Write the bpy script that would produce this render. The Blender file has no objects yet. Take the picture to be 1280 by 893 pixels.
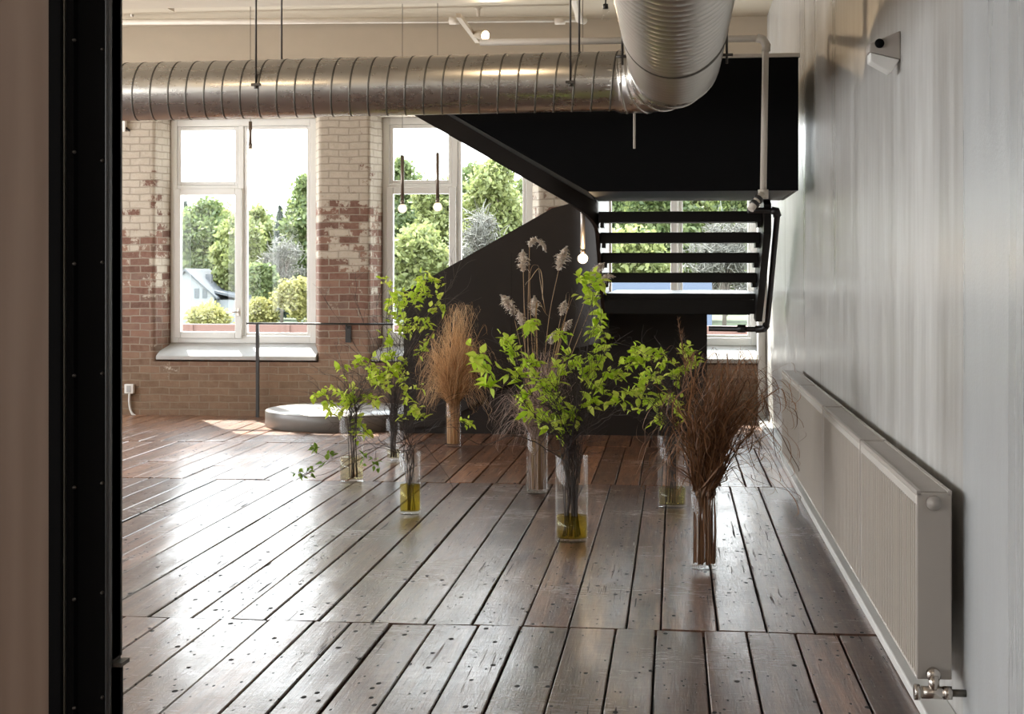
import bpy, math, random
from mathutils import Vector, Matrix, noise
S = bpy.context.scene
COL = S.collection
R = random.Random(7)
PI = math.pi
# ---------------------------------------------------------------- camera model
F = 1900.0; HY = 342.0; H = 1.5
PHI = math.atan(203.0 / F)
SN, CS = math.sin(PHI), math.cos(PHI)
def ray(px, py):
    u = px - 640.0
    return Vector((-SN*F + CS*u, CS*F + SN*u, HY - py))
def P(px, py, Y):                       # point on the plane y = Y
    d = ray(px, py); t = Y / d.y
    return Vector((d.x*t, Y, H + d.z*t))
def G(px, py, z=0.0):                   # point on the plane z
    d = ray(px, py); t = (z - H) / d.z
    return Vector((d.x*t, d.y*t, z))
def SC(px, Y):                          # pixels per metre
    return ray(px, HY).y / Y

# ---------------------------------------------------------------- mesh builder
class MB:
    def __init__(s): s.v = []; s.f = []; s.mi = []; s.m = 0; s.sm = []; s.smooth = False
    def add(s, vs, fs):
        b = len(s.v); s.v += [tuple(x) for x in vs]
        for f in fs:
            s.f.append([b+i for i in f]); s.mi.append(s.m); s.sm.append(s.smooth)
    def box(s, x0, y0, z0, x1, y1, z1):
        s.add([(x0,y0,z0),(x1,y0,z0),(x1,y1,z0),(x0,y1,z0),(x0,y0,z1),(x1,y0,z1),(x1,y1,z1),(x0,y1,z1)],
              [(0,3,2,1),(4,5,6,7),(0,1,5,4),(1,2,6,5),(2,3,7,6),(3,0,4,7)])
    def prism(s, pts, off):             # polygon swept by a vector
        n = len(pts); off = Vector(off)
        a = [Vector(p) for p in pts]; b = [p+off for p in a]
        s.add(a+b, [list(range(n))[::-1], list(range(n, 2*n))] + [(i,(i+1)%n,n+(i+1)%n,n+i) for i in range(n)])
    def tube(s, pts, r, n=8, cap=True):
        pts = [Vector(p) for p in pts]; k = len(pts)
        rr = r if isinstance(r, (list, tuple)) else [r]*k
        vs = []; nrm = None
        for i, p in enumerate(pts):
            t = (pts[min(i+1,k-1)] - pts[max(i-1,0)])
            if t.length < 1e-9: t = Vector((0,0,1))
            t.normalize()
            if nrm is None:
                nrm = t.orthogonal().normalized()
            else:
                nrm = nrm - t*nrm.dot(t)
                if nrm.length < 1e-6: nrm = t.orthogonal()
                nrm.normalize()
            bn = t.cross(nrm)
            for j in range(n):
                a = 2*PI*j/n
                vs.append(p + (nrm*math.cos(a) + bn*math.sin(a))*rr[i])
        fs = [(i*n+j, i*n+(j+1)%n, (i+1)*n+(j+1)%n, (i+1)*n+j) for i in range(k-1) for j in range(n)]
        sm = s.smooth; s.smooth = True
        b = len(s.v); s.add(vs, fs); s.smooth = sm
        if cap:
            s.f.append([b+j for j in range(n)][::-1]); s.mi.append(s.m); s.sm.append(False)
            s.f.append([b+(k-1)*n+j for j in range(n)]); s.mi.append(s.m); s.sm.append(False)
    def lathe(s, prof, c, n=32, axis='z'):
        vs = []
        for r, z in prof:
            for j in range(n):
                a = 2*PI*j/n
                q = (r*math.cos(a), r*math.sin(a), z)
                if axis == 'y': q = (q[0], q[2], q[1])
                if axis == 'x': q = (q[2], q[0], q[1])
                vs.append(Vector(q)+Vector(c))
        k = len(prof)
        fs = [(i*n+j, i*n+(j+1)%n, (i+1)*n+(j+1)%n, (i+1)*n+j) for i in range(k-1) for j in range(n)]
        sm = s.smooth; s.smooth = True; s.add(vs, fs); s.smooth = sm
    def ribbon(s, path, zb, zt, th):    # vertical plate following a plan path
        n = len(path); L = []; Rr = []
        for i in range(n):
            a = Vector(path[max(i-1,0)]); b = Vector(path[min(i+1,n-1)])
            t = (b-a); t.normalize(); nn = Vector((-t.y, t.x))*th/2
            p = Vector(path[i]); L.append(p+nn); Rr.append(p-nn)
        vs = []
        for i in range(n):
            vs += [(L[i].x,L[i].y,zb[i]),(L[i].x,L[i].y,zt[i]),(Rr[i].x,Rr[i].y,zt[i]),(Rr[i].x,Rr[i].y,zb[i])]
        fs = []
        for i in range(n-1):
            a = i*4; b = a+4
            for j in range(4): fs.append((a+j, b+j, b+(j+1)%4, a+(j+1)%4))
        fs.append((0,1,2,3)); e=(n-1)*4; fs.append((e+3,e+2,e+1,e))
        s.add(vs, fs)
    def build(s, name, mat, parent=None, bevel=0, origin=None, auto=False):
        me = bpy.data.meshes.new(name)
        o0 = Vector((0,0,0))
        if origin is not None: o0 = Vector(origin)
        me.from_pydata([(x-o0.x, y-o0.y, z-o0.z) for x,y,z in s.v], [], s.f)
        mats = mat if isinstance(mat, (list,tuple)) else [mat]
        for m in mats: me.materials.append(m)
        me.polygons.foreach_set('material_index', s.mi)
        me.polygons.foreach_set('use_smooth', [bool(x) for x in s.sm])
        me.update()
        import bmesh
        bm = bmesh.new(); bm.from_mesh(me)
        bmesh.ops.recalc_face_normals(bm, faces=bm.faces)
        bm.to_mesh(me); bm.free()
        ob = bpy.data.objects.new(name, me); COL.objects.link(ob)
        ob.location = o0
        if parent is not None:
            ob.parent = parent
            q_ = parent; w_ = Vector((0,0,0))
            while q_ is not None: w_ += q_.location; q_ = q_.parent
            ob.location = o0 - w_
        if bevel:
            md = ob.modifiers.new('bevel','BEVEL'); md.width = bevel; md.segments = 2; md.limit_method='ANGLE'
        return ob
def tag(o, label=None, cat=None, group=None, kind=None):
    if label: o['label'] = label
    if cat: o['category'] = cat
    if group: o['group'] = group
    if kind: o['kind'] = kind
    return o
def thing(name, loc, label, cat, group=None):
    o = bpy.data.objects.new(name, None); COL.objects.link(o); o.location = loc
    o.empty_display_size = .1
    return tag(o, label, cat, group)
def struct(o): o['kind'] = 'structure'; return o
def crom(pts, n=8):
    pts = [Vector(p) for p in pts]
    q = [2*pts[0]-pts[1]] + pts + [2*pts[-1]-pts[-2]]
    out = []
    for i in range(1, len(q)-2):
        for k in range(n):
            t = k/n; a,b,c,d = q[i-1],q[i],q[i+1],q[i+2]
            out.append(.5*((2*b)+(c-a)*t+(2*a-5*b+4*c-d)*t*t+(3*b-a-3*c+d)*t**3))
    out.append(pts[-1]); return out

# ---------------------------------------------------------------- materials
def new(name):
    m = bpy.data.materials.new(name); m.use_nodes = True
    nt = m.node_tree; nt.nodes.clear()
    o = nt.nodes.new('ShaderNodeOutputMaterial')
    return m, nt, o
def nd(nt, t, **k):
    n = nt.nodes.new('ShaderNode'+t)
    for a, b in k.items():
        if a.startswith('i_'):
            key = a[2:].replace('_',' ')
            n.inputs[key].default_value = b
        else: setattr(n, a, b)
    return n
def lk(nt, a, b): nt.links.new(a, b)
def ramp(nt, src, stops):
    r = nd(nt, 'ValToRGB'); e = r.color_ramp.elements
    while len(e) < len(stops): e.new(.5)
    for i,(p,c) in enumerate(stops):
        e[i].position = p; e[i].color = (c,c,c,1) if isinstance(c,(int,float)) else (*c,1)
    lk(nt, src, r.inputs[0]); return r.outputs[0]
def mix(nt, fac, a, b, bt='MIX'):
    n = nd(nt, 'MixRGB', blend_type=bt)
    for i, x in enumerate((fac,a,b)):
        if hasattr(x,'is_output'): lk(nt, x, n.inputs[i])
        elif isinstance(x,(int,float)): n.inputs[i].default_value = x if i==0 else (x,x,x,1)
        else: n.inputs[i].default_value = (*x,1)
    return n.outputs[0]
def coords(nt, scale=(1,1,1), out='Object', rot=(0,0,0)):
    tc = nd(nt,'TexCoord'); mp = nd(nt,'Mapping'); mp.inputs['Scale'].default_value = scale; mp.inputs['Rotation'].default_value = rot
    lk(nt, tc.outputs[out], mp.inputs[0]); return mp.outputs[0]
def noi(nt, vec, sc, det=4, rough=.55):
    n = nd(nt,'TexNoise'); n.inputs['Scale'].default_value = sc; n.inputs['Detail'].default_value = det; n.inputs['Roughness'].default_value = rough
    lk(nt, vec, n.inputs['Vector']); return n.outputs['Fac']
def simple(name, col, rough=.5, metal=0, spec=.5, var=.15, nscale=6, stretch=(1,1,1), bump=0, bscale=40, coat=0):
    m, nt, o = new(name)
    b = nd(nt,'BsdfPrincipled'); b.inputs['Roughness'].default_value = rough; b.inputs['Metallic'].default_value = metal
    b.inputs['Specular IOR Level'].default_value = spec; b.inputs['Coat Weight'].default_value = coat
    v = coords(nt, stretch); f = noi(nt, v, nscale)
    c = mix(nt, f, tuple(x*(1-var) for x in col), tuple(min(1,x*(1+var)) for x in col))
    lk(nt, c, b.inputs['Base Color'])
    if bump:
        bp = nd(nt,'Bump'); bp.inputs['Strength'].default_value = bump; bp.inputs['Distance'].default_value = .01
        lk(nt, noi(nt, v, bscale), bp.inputs['Height']); lk(nt, bp.outputs[0], b.inputs['Normal'])
    lk(nt, b.outputs[0], o.inputs[0]); return m
M = {}
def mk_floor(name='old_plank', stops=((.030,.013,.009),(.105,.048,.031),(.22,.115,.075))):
    m, nt, o = new(name); b = nd(nt,'BsdfPrincipled')
    gi = nd(nt,'NewGeometry'); rnd = gi.outputs['Random Per Island']
    v = coords(nt, (9,.55,9)); g = noi(nt, v, 2.2, 7, .65)
    v2 = coords(nt, (1,1,1)); pa = noi(nt, v2, 1.3, 5, .6)
    vd = coords(nt, (40,1.6,1)); fg = noi(nt, vd, 3, 5, .7)
    vl = coords(nt, (3,14,1)); sc = noi(nt, vl, 3.2, 6, .75)
    c = ramp(nt, g, [(.28,stops[0]),(.5,stops[1]),(.75,stops[2])])
    tone = ramp(nt, rnd, [(0,.5),(.35,1.0),(.7,.8),(1,1.7)])
    c = mix(nt, 1, c, tone, 'MULTIPLY')
    c = mix(nt, ramp(nt, pa, [(.45,0.),(.75,.5)]), c, (.15,.088,.06))
    # nail holes and pits
    vo = nd(nt,'TexVoronoi'); vo.inputs['Scale'].default_value = 11; lk(nt, coords(nt,(1,.55,1)), vo.inputs['Vector'])
    sp = ramp(nt, vo.outputs['Distance'], [(.095,1.),(.125,0.)])
    vo2 = nd(nt,'TexVoronoi'); vo2.inputs['Scale'].default_value = 24; lk(nt, coords(nt,(1,.4,1)), vo2.inputs['Vector'])
    sp2 = ramp(nt, vo2.outputs['Distance'], [(.10,1.),(.13,0.)])
    ck = ramp(nt, noi(nt, coords(nt,(26,.7,1)), 2.3, 3, .5), [(.64,0.),(.66,1.)])
    ckm = mix(nt, 1, ck, ramp(nt, noi(nt, v2, .9, 3), [(.50,0.),(.58,.9)]), 'MULTIPLY')
    holes = mix(nt, 1, sp, sp2, 'LIGHTEN'); holes = mix(nt, 1, holes, ckm, 'LIGHTEN')
    c = mix(nt, holes, c, (.004,.003,.002))
    lk(nt, c, b.inputs['Base Color'])
    rr = ramp(nt, sc, [(.3,.38),(.7,.56)])
    rr = mix(nt, holes, rr, 1.0)
    lk(nt, rr, b.inputs['Roughness'])
    b.inputs['Specular IOR Level'].default_value = .55; lk(nt, mix(nt, holes, ramp(nt, fg, [(.3,1.0),(.75,.55)]), 0.0), b.inputs['Coat Weight']); b.inputs['Coat IOR'].default_value = 1.6; lk(nt, mix(nt, holes, ramp(nt, mix(nt,.5,pa,sc), [(.35,.13),(.65,.32)]), .8), b.inputs['Coat Roughness'])
    bp = nd(nt,'Bump'); bp.inputs['Strength'].default_value = .22; bp.inputs['Distance'].default_value = .004
    h = mix(nt, .5, fg, sc); h = mix(nt, holes, h, 0.0)
    lk(nt, h, bp.inputs['Height'])
    bp2 = nd(nt,'Bump'); bp2.inputs['Strength'].default_value = .35; bp2.inputs['Distance'].default_value = .02
    lk(nt, noi(nt, coords(nt,(2.2,.8,1)), 1.7, 2), bp2.inputs['Height']); lk(nt, bp2.outputs[0], bp.inputs['Normal'])
    lk(nt, bp.outputs[0], b.inputs['Coat Normal'])
    b3 = nd(nt,'Bump'); b3.inputs['Strength'].default_value = .7; b3.inputs['Distance'].default_value = .008
    lk(nt, mix(nt, holes, mix(nt, .5, fg, g), 0.0), b3.inputs['Height']); lk(nt, bp2.outputs[0], b3.inputs['Normal']); lk(nt, b3.outputs[0], b.inputs['Normal'])
    lk(nt, b.outputs[0], o.inputs[0]); return m
def mk_brick():
    m, nt, o = new('old_brick'); b = nd(nt,'BsdfPrincipled')
    tc = nd(nt,'TexCoord'); sep = nd(nt,'SeparateXYZ'); lk(nt, tc.outputs['Object'], sep.inputs[0])
    ad = nd(nt,'MATH' if False else 'Math', operation='ADD'); lk(nt, sep.outputs[0], ad.inputs[0]); lk(nt, sep.outputs[1], ad.inputs[1])
    cb = nd(nt,'CombineXYZ'); lk(nt, ad.outputs[0], cb.inputs[0]); lk(nt, sep.outputs[2], cb.inputs[1])
    wob = nd(nt,'TexNoise'); wob.inputs['Scale'].default_value = 5; lk(nt, tc.outputs['Object'], wob.inputs['Vector'])
    ms = nd(nt,'VectorMath', operation='MULTIPLY_ADD'); ms.inputs[1].default_value = (.034,.026,0); lk(nt, wob.outputs['Color'], ms.inputs[0]); lk(nt, cb.outputs[0], ms.inputs[2])
    br = nd(nt,'TexBrick'); lk(nt, ms.outputs[0], br.inputs['Vector'])
    br.inputs['Scale'].default_value = 1; br.inputs['Brick Width'].default_value = .215; br.inputs['Row Height'].default_value = .076
    br.inputs['Mortar Size'].default_value = .007; br.inputs['Mortar Smooth'].default_value = .25; br.inputs['Bias'].default_value = 0
    br.inputs['Color1'].default_value = (0,0,0,1); br.inputs['Color2'].default_value = (1,1,1,1); br.inputs['Mortar'].default_value = (.5,.5,.5,1)
    v = tc.outputs['Object']
    n1 = noi(nt, v, 14, 6, .7); n2 = noi(nt, v, 1.6, 4); n3 = noi(nt, v, 5, 6, .7); n4 = noi(nt, v, 45, 4, .7)
    col = ramp(nt, br.outputs['Color'], [(0,(.12,.06,.045)),(.35,(.19,.095,.07)),(.7,(.26,.145,.105)),(1,(.155,.10,.08))])
    col = mix(nt, ramp(nt, n1, [(.35,0.),(.75,.55)]), col, (.30,.20,.15))
    mort = mix(nt, n3, (.20,.15,.11), (.40,.34,.28))
    col = mix(nt, br.outputs['Fac'], col, mort)
    # grey-brown lower courses, white limewash left on the upper ones (wear)
    zz = nd(nt,'MapRange'); zz.inputs[1].default_value = .95; zz.inputs[2].default_value = .35; zz.inputs[3].default_value = 0; zz.inputs[4].default_value = .55; lk(nt, sep.outputs[2], zz.inputs[0])
    col = mix(nt, zz.outputs[0], col, mix(nt, n1, (.17,.115,.065), (.30,.215,.13)))
    zp = nd(nt,'MapRange'); zp.inputs[1].default_value = 1.0; zp.inputs[2].default_value = 3.25; zp.inputs[3].default_value = -.25; zp.inputs[4].default_value = .36; lk(nt, sep.outputs[2], zp.inputs[0])
    pb = nd(nt,'Math', operation='MULTIPLY_ADD'); lk(nt, br.outputs['Color'], pb.inputs[0]); pb.inputs[1].default_value = .22; lk(nt, n3, pb.inputs[2])
    s1 = nd(nt,'Math', operation='ADD'); lk(nt, pb.outputs[0], s1.inputs[0]); lk(nt, zp.outputs[0], s1.inputs[1])
    s2 = nd(nt,'Math', operation='MULTIPLY_ADD'); lk(nt, n2, s2.inputs[0]); s2.inputs[1].default_value = .55; lk(nt, s1.outputs[0], s2.inputs[2])
    s3 = nd(nt,'Math', operation='MULTIPLY_ADD'); lk(nt, n4, s3.inputs[0]); s3.inputs[1].default_value = .16; lk(nt, s2.outputs[0], s3.inputs[2])
    pm = ramp(nt, s3.outputs[0], [(.94,0.),(1.02,.92)])
    white = mix(nt, n1, (.40,.345,.275), (.62,.56,.47))
    wl = mix(nt, br.outputs['Fac'], white, (.36,.31,.25))
    col = mix(nt, pm, col, wl)
    lk(nt, col, b.inputs['Base Color']); b.inputs['Roughness'].default_value = .8; b.inputs['Specular IOR Level'].default_value = .25
    hh = mix(nt, br.outputs['Fac'], mix(nt, .45, n1, n4), 0.0)
    bp = nd(nt,'Bump'); bp.inputs['Strength'].default_value = .9; bp.inputs['Distance'].default_value = .02
    lk(nt, hh, bp.inputs['Height']); lk(nt, bp.outputs[0], b.inputs['Normal']); lk(nt, b.outputs[0], o.inputs[0]); return m
def mk_wall(name, ca, cb, rough, bump):
    m, nt, o = new(name); b = nd(nt,'BsdfPrincipled')
    v = coords(nt,(1,1,.06)); n = noi(nt, v, 2.5, 5, .6); w = noi(nt, coords(nt,(1,1,.12)), 14, 4, .6)
    c = mix(nt, ramp(nt, mix(nt,.4,n,w), [(.3,0.),(.7,1.)]), ca, cb)  # vertical streaks put the wall's grazing reflections into its colour
    lk(nt, c, b.inputs['Base Color'])
    lk(nt, ramp(nt, n, [(.3,rough-.07),(.7,rough+.1)]), b.inputs['Roughness'])
    b.inputs['Specular IOR Level'].default_value = .5
    bp = nd(nt,'Bump'); bp.inputs['Strength'].default_value = bump; bp.inputs['Distance'].default_value = .01
    lk(nt, mix(nt, .35, n, noi(nt, coords(nt), 90, 3)), bp.inputs['Height']); lk(nt, bp.outputs[0], b.inputs['Normal'])
    lk(nt, b.outputs[0], o.inputs[0]); return m
def mk_glass(name, tint, base=.03, edge=.75, rough=0.0):
    m, nt, o = new(name)
    t = nd(nt,'BsdfTransparent'); t.inputs[0].default_value = (*tint,1)
    g = nd(nt,'BsdfGlossy'); g.inputs['Roughness'].default_value = rough; g.inputs[0].default_value = (1,1,1,1)
    lw = nd(nt,'LayerWeight'); lw.inputs[0].default_value = .5
    f = ramp(nt, lw.outputs['Facing'], [(0,base),(.72,base+.03),(1,edge)])
    x = nd(nt,'MixShader'); lk(nt, f, x.inputs[0]); lk(nt, t.outputs[0], x.inputs[1]); lk(nt, g.outputs[0], x.inputs[2])
    lk(nt, x.outputs[0], o.inputs[0]); return m
def mk_leaf(name, ca, cb, tr=.5, nscale=9):
    m, nt, o = new(name)
    gi = nd(nt,'NewGeometry')
    c = mix(nt, gi.outputs['Random Per Island'], ca, cb)
    d = nd(nt,'BsdfPrincipled'); d.inputs['Roughness'].default_value = .5; lk(nt, c, d.inputs['Base Color'])
    t = nd(nt,'BsdfTranslucent'); lk(nt, c, t.inputs[0])
    x = nd(nt,'MixShader'); x.inputs[0].default_value = tr; lk(nt, d.outputs[0], x.inputs[1]); lk(nt, t.outputs[0], x.inputs[2])
    lk(nt, x.outputs[0], o.inputs[0]); return m
def mk_emit(name, col, st):
    m, nt, o = new(name); e = nd(nt,'Emission'); e.inputs[0].default_value = (*col,1); e.inputs[1].default_value = st
    lk(nt, e.outputs[0], o.inputs[0]); return m
def mk_wood(name, ca, cb):
    m, nt, o = new(name); b = nd(nt,'BsdfPrincipled')
    v = coords(nt,(1,1,.09)); n = noi(nt, v, 9, 6, .6)
    wv = nd(nt,'TexWave', wave_type='BANDS', bands_direction='X'); wv.inputs['Scale'].default_value = 6; wv.inputs['Distortion'].default_value = 9; wv.inputs['Detail'].default_value = 4
    lk(nt, v, wv.inputs['Vector'])
    lk(nt, mix(nt, mix(nt,.35,n,wv.outputs['Fac']), ca, cb), b.inputs['Base Color']); b.inputs['Roughness'].default_value = .5
    lk(nt, b.outputs[0], o.inputs[0]); return m
def mk_duct(name, rough):
    m, nt, o = new(name); b = nd(nt,'BsdfPrincipled'); b.inputs['Metallic'].default_value = 1
    n = noi(nt, coords(nt,(1,1,1)), 7, 5, .7); n2 = noi(nt, coords(nt,(.4,6,6)), 5, 4)
    lk(nt, mix(nt, n, (.62,.60,.56), (.72,.70,.66)), b.inputs['Base Color'])
    lk(nt, ramp(nt, mix(nt,.5,n,n2), [(.3,rough-.02),(.7,rough+.04)]), b.inputs['Roughness'])
    lk(nt, b.outputs[0], o.inputs[0]); return m
M['floor'] = mk_floor(); M['floor_w'] = mk_floor('far_bay_plank', ((.07,.028,.013),(.24,.105,.05),(.42,.21,.11))); M['brick'] = mk_brick()  # floor_w: paler, warmer plank colours for the far bays
M['gap'] = simple('floor_gap', (.006,.004,.003), .9)
M['plaster'] = mk_wall('grey_plaster', (.34,.32,.29), (.62,.62,.61), .32, .2)
M['plaster2'] = mk_wall('grey_gloss_paint', (.42,.43,.43), (.52,.54,.55), .27, .22)
M['ceil'] = simple('ceiling_paint', (.50,.43,.33), .65, var=.05, bump=.08)
M['beam'] = simple('beam_paint', (.46,.39,.30), .6, var=.05)
M['white'] = simple('white_paint', (.78,.77,.74), .45, var=.04)
M['upvc'] = simple('window_frame', (.74,.74,.72), .35, var=.03)
M['sill'] = simple('painted_sill', (.40,.39,.37), .55, var=.16, nscale=9, bump=.1)
M['steel'] = simple('blackened_steel', (.010,.0085,.0075), .42, metal=0, spec=.2, var=.3, nscale=3)
M['steel2'] = simple('dark_steel_plate', (.022,.017,.0145), .4, spec=.25, var=.3, nscale=2.5)
M['black'] = simple('black_powder_coat', (.004,.004,.0045), .75, spec=.1)
M['iron'] = simple('black_iron_pipe', (.018,.016,.015), .35, spec=.5)
M['concrete'] = simple('grey_plinth', (.15,.14,.125), .36, var=.15, nscale=5)
M['plinth_top'] = simple('plinth_top', (.42,.41,.39), .3, var=.1)
M['duct'] = mk_duct('galvanised_duct', .27)
M['duct2'] = mk_duct('ribbed_duct', .33)
M['seam'] = simple('duct_seam', (.16,.15,.13), .45, metal=.8)
M['seam2'] = simple('rib_steel', (.22,.21,.20), .35, metal=.9)
M['rod'] = simple('hanger_rod', (.10,.09,.08), .4, metal=.7)
M['pipe'] = simple('cream_pipe', (.66,.60,.52), .4, var=.05)
M['radlip'] = simple('radiator_lip', (.74,.70,.64), .22, var=.03, spec=.8)
M['rad'] = simple('radiator_enamel', (.50,.455,.40), .36, var=.04)
M['radend'] = simple('radiator_enamel_end', (.42,.38,.34), .42, var=.05)
M['chrome'] = simple('nickel_fitting', (.55,.5,.45), .25, metal=1)
M['panel'] = mk_wood('walnut_laminate', (.19,.125,.09), (.30,.215,.165))
M['glass'] = mk_glass('vase_glass', (.985,.99,.985), .014, .7)
M['winglass'] = mk_glass('window_pane', (.97,.985,.98), .008, .35)
def mk_water(name, tint, body, k):
    m = mk_glass(name, tint, .03, .4); nt = m.node_tree; o = [n for n in nt.nodes if n.type == 'OUTPUT_MATERIAL'][0]
    x0 = o.inputs[0].links[0].from_socket; d = nd(nt,'BsdfTranslucent'); d.inputs[0].default_value = (*body,1)
    x = nd(nt,'MixShader'); x.inputs[0].default_value = k; lk(nt, x0, x.inputs[1]); lk(nt, d.outputs[0], x.inputs[2]); lk(nt, x.outputs[0], o.inputs[0]); return m
M['water_y'] = mk_water('amber_water', (.80,.70,.22), (.75,.60,.08), .16)
M['water_g'] = mk_glass('greenish_water', (.84,.82,.58), .03, .4)
M['water_c'] = mk_glass('clear_water', (.90,.88,.74), .03, .4)
M['bark'] = simple('dark_bark', (.045,.032,.028), .7, var=.4, nscale=30)
M['bark2'] = simple('grey_twig', (.12,.09,.075), .7, var=.3, nscale=30)
M['leaf'] = mk_leaf('spring_leaf', (.50,.72,.03), (.88,.96,.20), .55)
M['leafd'] = mk_leaf('dark_leaf', (.14,.26,.03), (.3,.46,.06), .45)  # darker green leaf for the low trailing twigs
M['grass_t'] = mk_leaf('tan_dry_grass', (.42,.23,.10), (.86,.60,.34), .4)
M['grass_b'] = mk_leaf('brown_dry_grass', (.07,.03,.013), (.38,.19,.09), .3)
M['grass_p'] = mk_leaf('mauve_seed_stems', (.30,.20,.15), (.62,.48,.42), .35)
M['reed'] = mk_leaf('reed_stem', (.38,.24,.12), (.5,.34,.18), .2)
M['plume'] = mk_leaf('reed_plume', (.80,.70,.60), (.98,.94,.88), .5)
M['bulb'] = mk_emit('warm_bulb', (1.0,.78,.5), 7.0)
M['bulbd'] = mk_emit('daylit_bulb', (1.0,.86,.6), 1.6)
M['spotface'] = mk_emit('spot_face', (1.0,.8,.5), 10.0)
M['socket'] = simple('brass_tube', (.20,.165,.14), .35, metal=.8)
M['tubew'] = simple('pale_metal_tube', (.45,.40,.36), .35, metal=.6)

# ---------------------------------------------------------------- room shell
YB = 15.62; XR = .93; XL = -7.6; ZC = 4.1; YF = -3.6
# floor
J = [YF, 2.05, G(640,783).y, G(640,604.5).y, G(640,557).y, YB+.4]
def seams(xs, py): return sorted(G(x, py).x for x in xs)
mid = seams([168,225,278,321,391,461,529,589,653,711,783,826,897,957,1016,1077], 783)
near = seams([191,261,324,384,432,484,540,596,650,711,770,820,879,932,992,1044,1098], 786)
def fill(sm):
    s = list(sm)
    while s[0] > XL: s.insert(0, s[0]-R.uniform(.15,.24))
    while s[-1] < XR-.14: s.append(s[-1]+R.uniform(.15,.21))
    s[0] = XL; s[-1] = XR
    return s
rows = [fill([-1.0]), fill(near), fill(mid), fill([-1.1]), fill([-.95])]
fb = MB()
def board(x0, x1, y0, y1):
    n = max(4, int((y1-y0)/.35)); dz = R.uniform(-.0025,.0015); tl = R.uniform(-.002,.002); sd = R.random()*50
    big = .010 if R.random() < .12 else .0035
    vs = []
    for i in range(n+1):
        y = y0 + (y1-y0)*i/n
        a = x0 + .0035 + abs(noise.noise((y*1.3, sd, 0)))*big
        c = x1 - .0035 - abs(noise.noise((y*1.3, sd+9, 3)))*big
        z = dz + noise.noise((y*.4, sd, 7))*.003
        vs += [(a,y,-.03),(a,y,z-.004-tl),(a+.004,y,z-tl),(c-.004,y,z+tl),(c,y,z-.004+tl),(c,y,-.03)]
    fs = [(i*6+j, (i+1)*6+j, (i+1)*6+j+1, i*6+j+1) for i in range(n) for j in range(5)]
    fs += [(0,1,2,3,4,5), tuple(n*6+j for j in (5,4,3,2,1,0))]
    fb.add(vs, fs)
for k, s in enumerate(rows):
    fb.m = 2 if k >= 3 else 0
    for a, c in zip(s[:-1], s[1:]):
        y0, y1 = J[k]+R.uniform(.004,.014), J[k+1]-R.uniform(.004,.012)
        if k >= 3 and R.random() < .35:
            ym = y0 + (y1-y0)*R.uniform(.3,.7); board(a, c, y0, ym-.002); board(a, c, ym+.002, y1)
        else: board(a, c, y0, y1)
fb.m = 1; fb.box(XL-.3, YF-.3, -.12, XR+.3, YB+.45, -.028)
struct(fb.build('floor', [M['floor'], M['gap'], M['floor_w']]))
# back wall with three window openings
YW = YB + .27                                     # plane of the window frames
win = []
for (a, b) in ((213,396), (478,666), (750,948)):
    win.append((P(a,300,YW).x, P(b,300,YW).x))
ZW0 = P(300,429,YW).z; ZW1 = P(300,149,YW).z
ZS = P(300,449,YB).z                              # lower inner edge of the sills
wb = MB(); T = .5
ext = [(-7.6-.5, -4.95-2.1)] if False else []
edges = [XL-.3] + [e for w in win for e in w] + [XR+.3]
wb.box(XL-.3, YB, -.1, XR+.3, YB+T, ZS-.03)
wb.box(XL-.3, YB, ZW1, XR+.3, YB+T, ZC+.2)
for i in range(0, len(edges), 2):
    x0, x1 = edges[i], edges[i+1]
    sp = .07                                       # jambs splay open to the room
    pts = []
    r = .05
    def corner(cx, sgn):
        return [(cx+sgn*(sp+r*(1-math.cos(t))) , YB + r*(1-math.sin(t))) for t in [k*PI/2/5 for k in range(6)]]
    L = [(x0, YB+T), (x0, YB+.22)] + ([(x0+sp+r*(1-math.cos(t)), YB+r*(1-math.sin(t))) for t in [k*PI/10 for k in range(6)]] if i else [(x0, YB)])
    Rr = ([(x1-sp-r*(1-math.cos(t)), YB+r*(1-math.sin(t))) for t in [k*PI/10 for k in range(5,-1,-1)]] if i+2 < len(edges) else [(x1, YB)]) + [(x1, YB+.22), (x1, YB+T)]
    wb.prism([(x,y,ZS-.03) for x,y in L+Rr], (0,0,ZW1-ZS+.03))
struct(wb.build('wall_back', M['brick']))
# plaster band over the brick, ceiling, beams
m = MB(); m.box(XL, YB-.09, 3.36, XR, YB+.01, ZC); struct(m.build('trim_1', M['beam']))
m = MB(); m.box(XL-.3, YF-.3, ZC, XR+.3, YB+.5, ZC+.2); struct(m.build('ceiling', M['ceil']))
for yb0, yb1 in ((12.75,13.3),(8.2,8.7),(3.6,4.1)):
    zb = P(450,6,13.3).z
    m = MB(); m.box(XL, yb0, zb, XR, yb1, ZC+.01); tag(m.build('ceiling_beam', M['beam'], bevel=.01), kind='structure')
# right wall: near glossy length and far plaster length
m = MB(); m.box(XR, 5.03, -.1, XR+.25, YB+.5, ZC+.2); m.m = 1; m.box(XR-.004, YF-.3, -.1, XR+.25, 5.03, ZC+.2)
struct(m.build('wall_right', [M['plaster'], M['plaster2']]))
m = MB(); m.box(XR-.10, 4.7, 0, XR, YB, .04); struct(m.build('baseboard_right', M['white'], bevel=.006))
m = MB(); m.box(win[2][1]-.02, YB-.035, 0, XR, YB+.3, 3.3); struct(m.build('trim_2', M['white'], bevel=.02))
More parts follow.
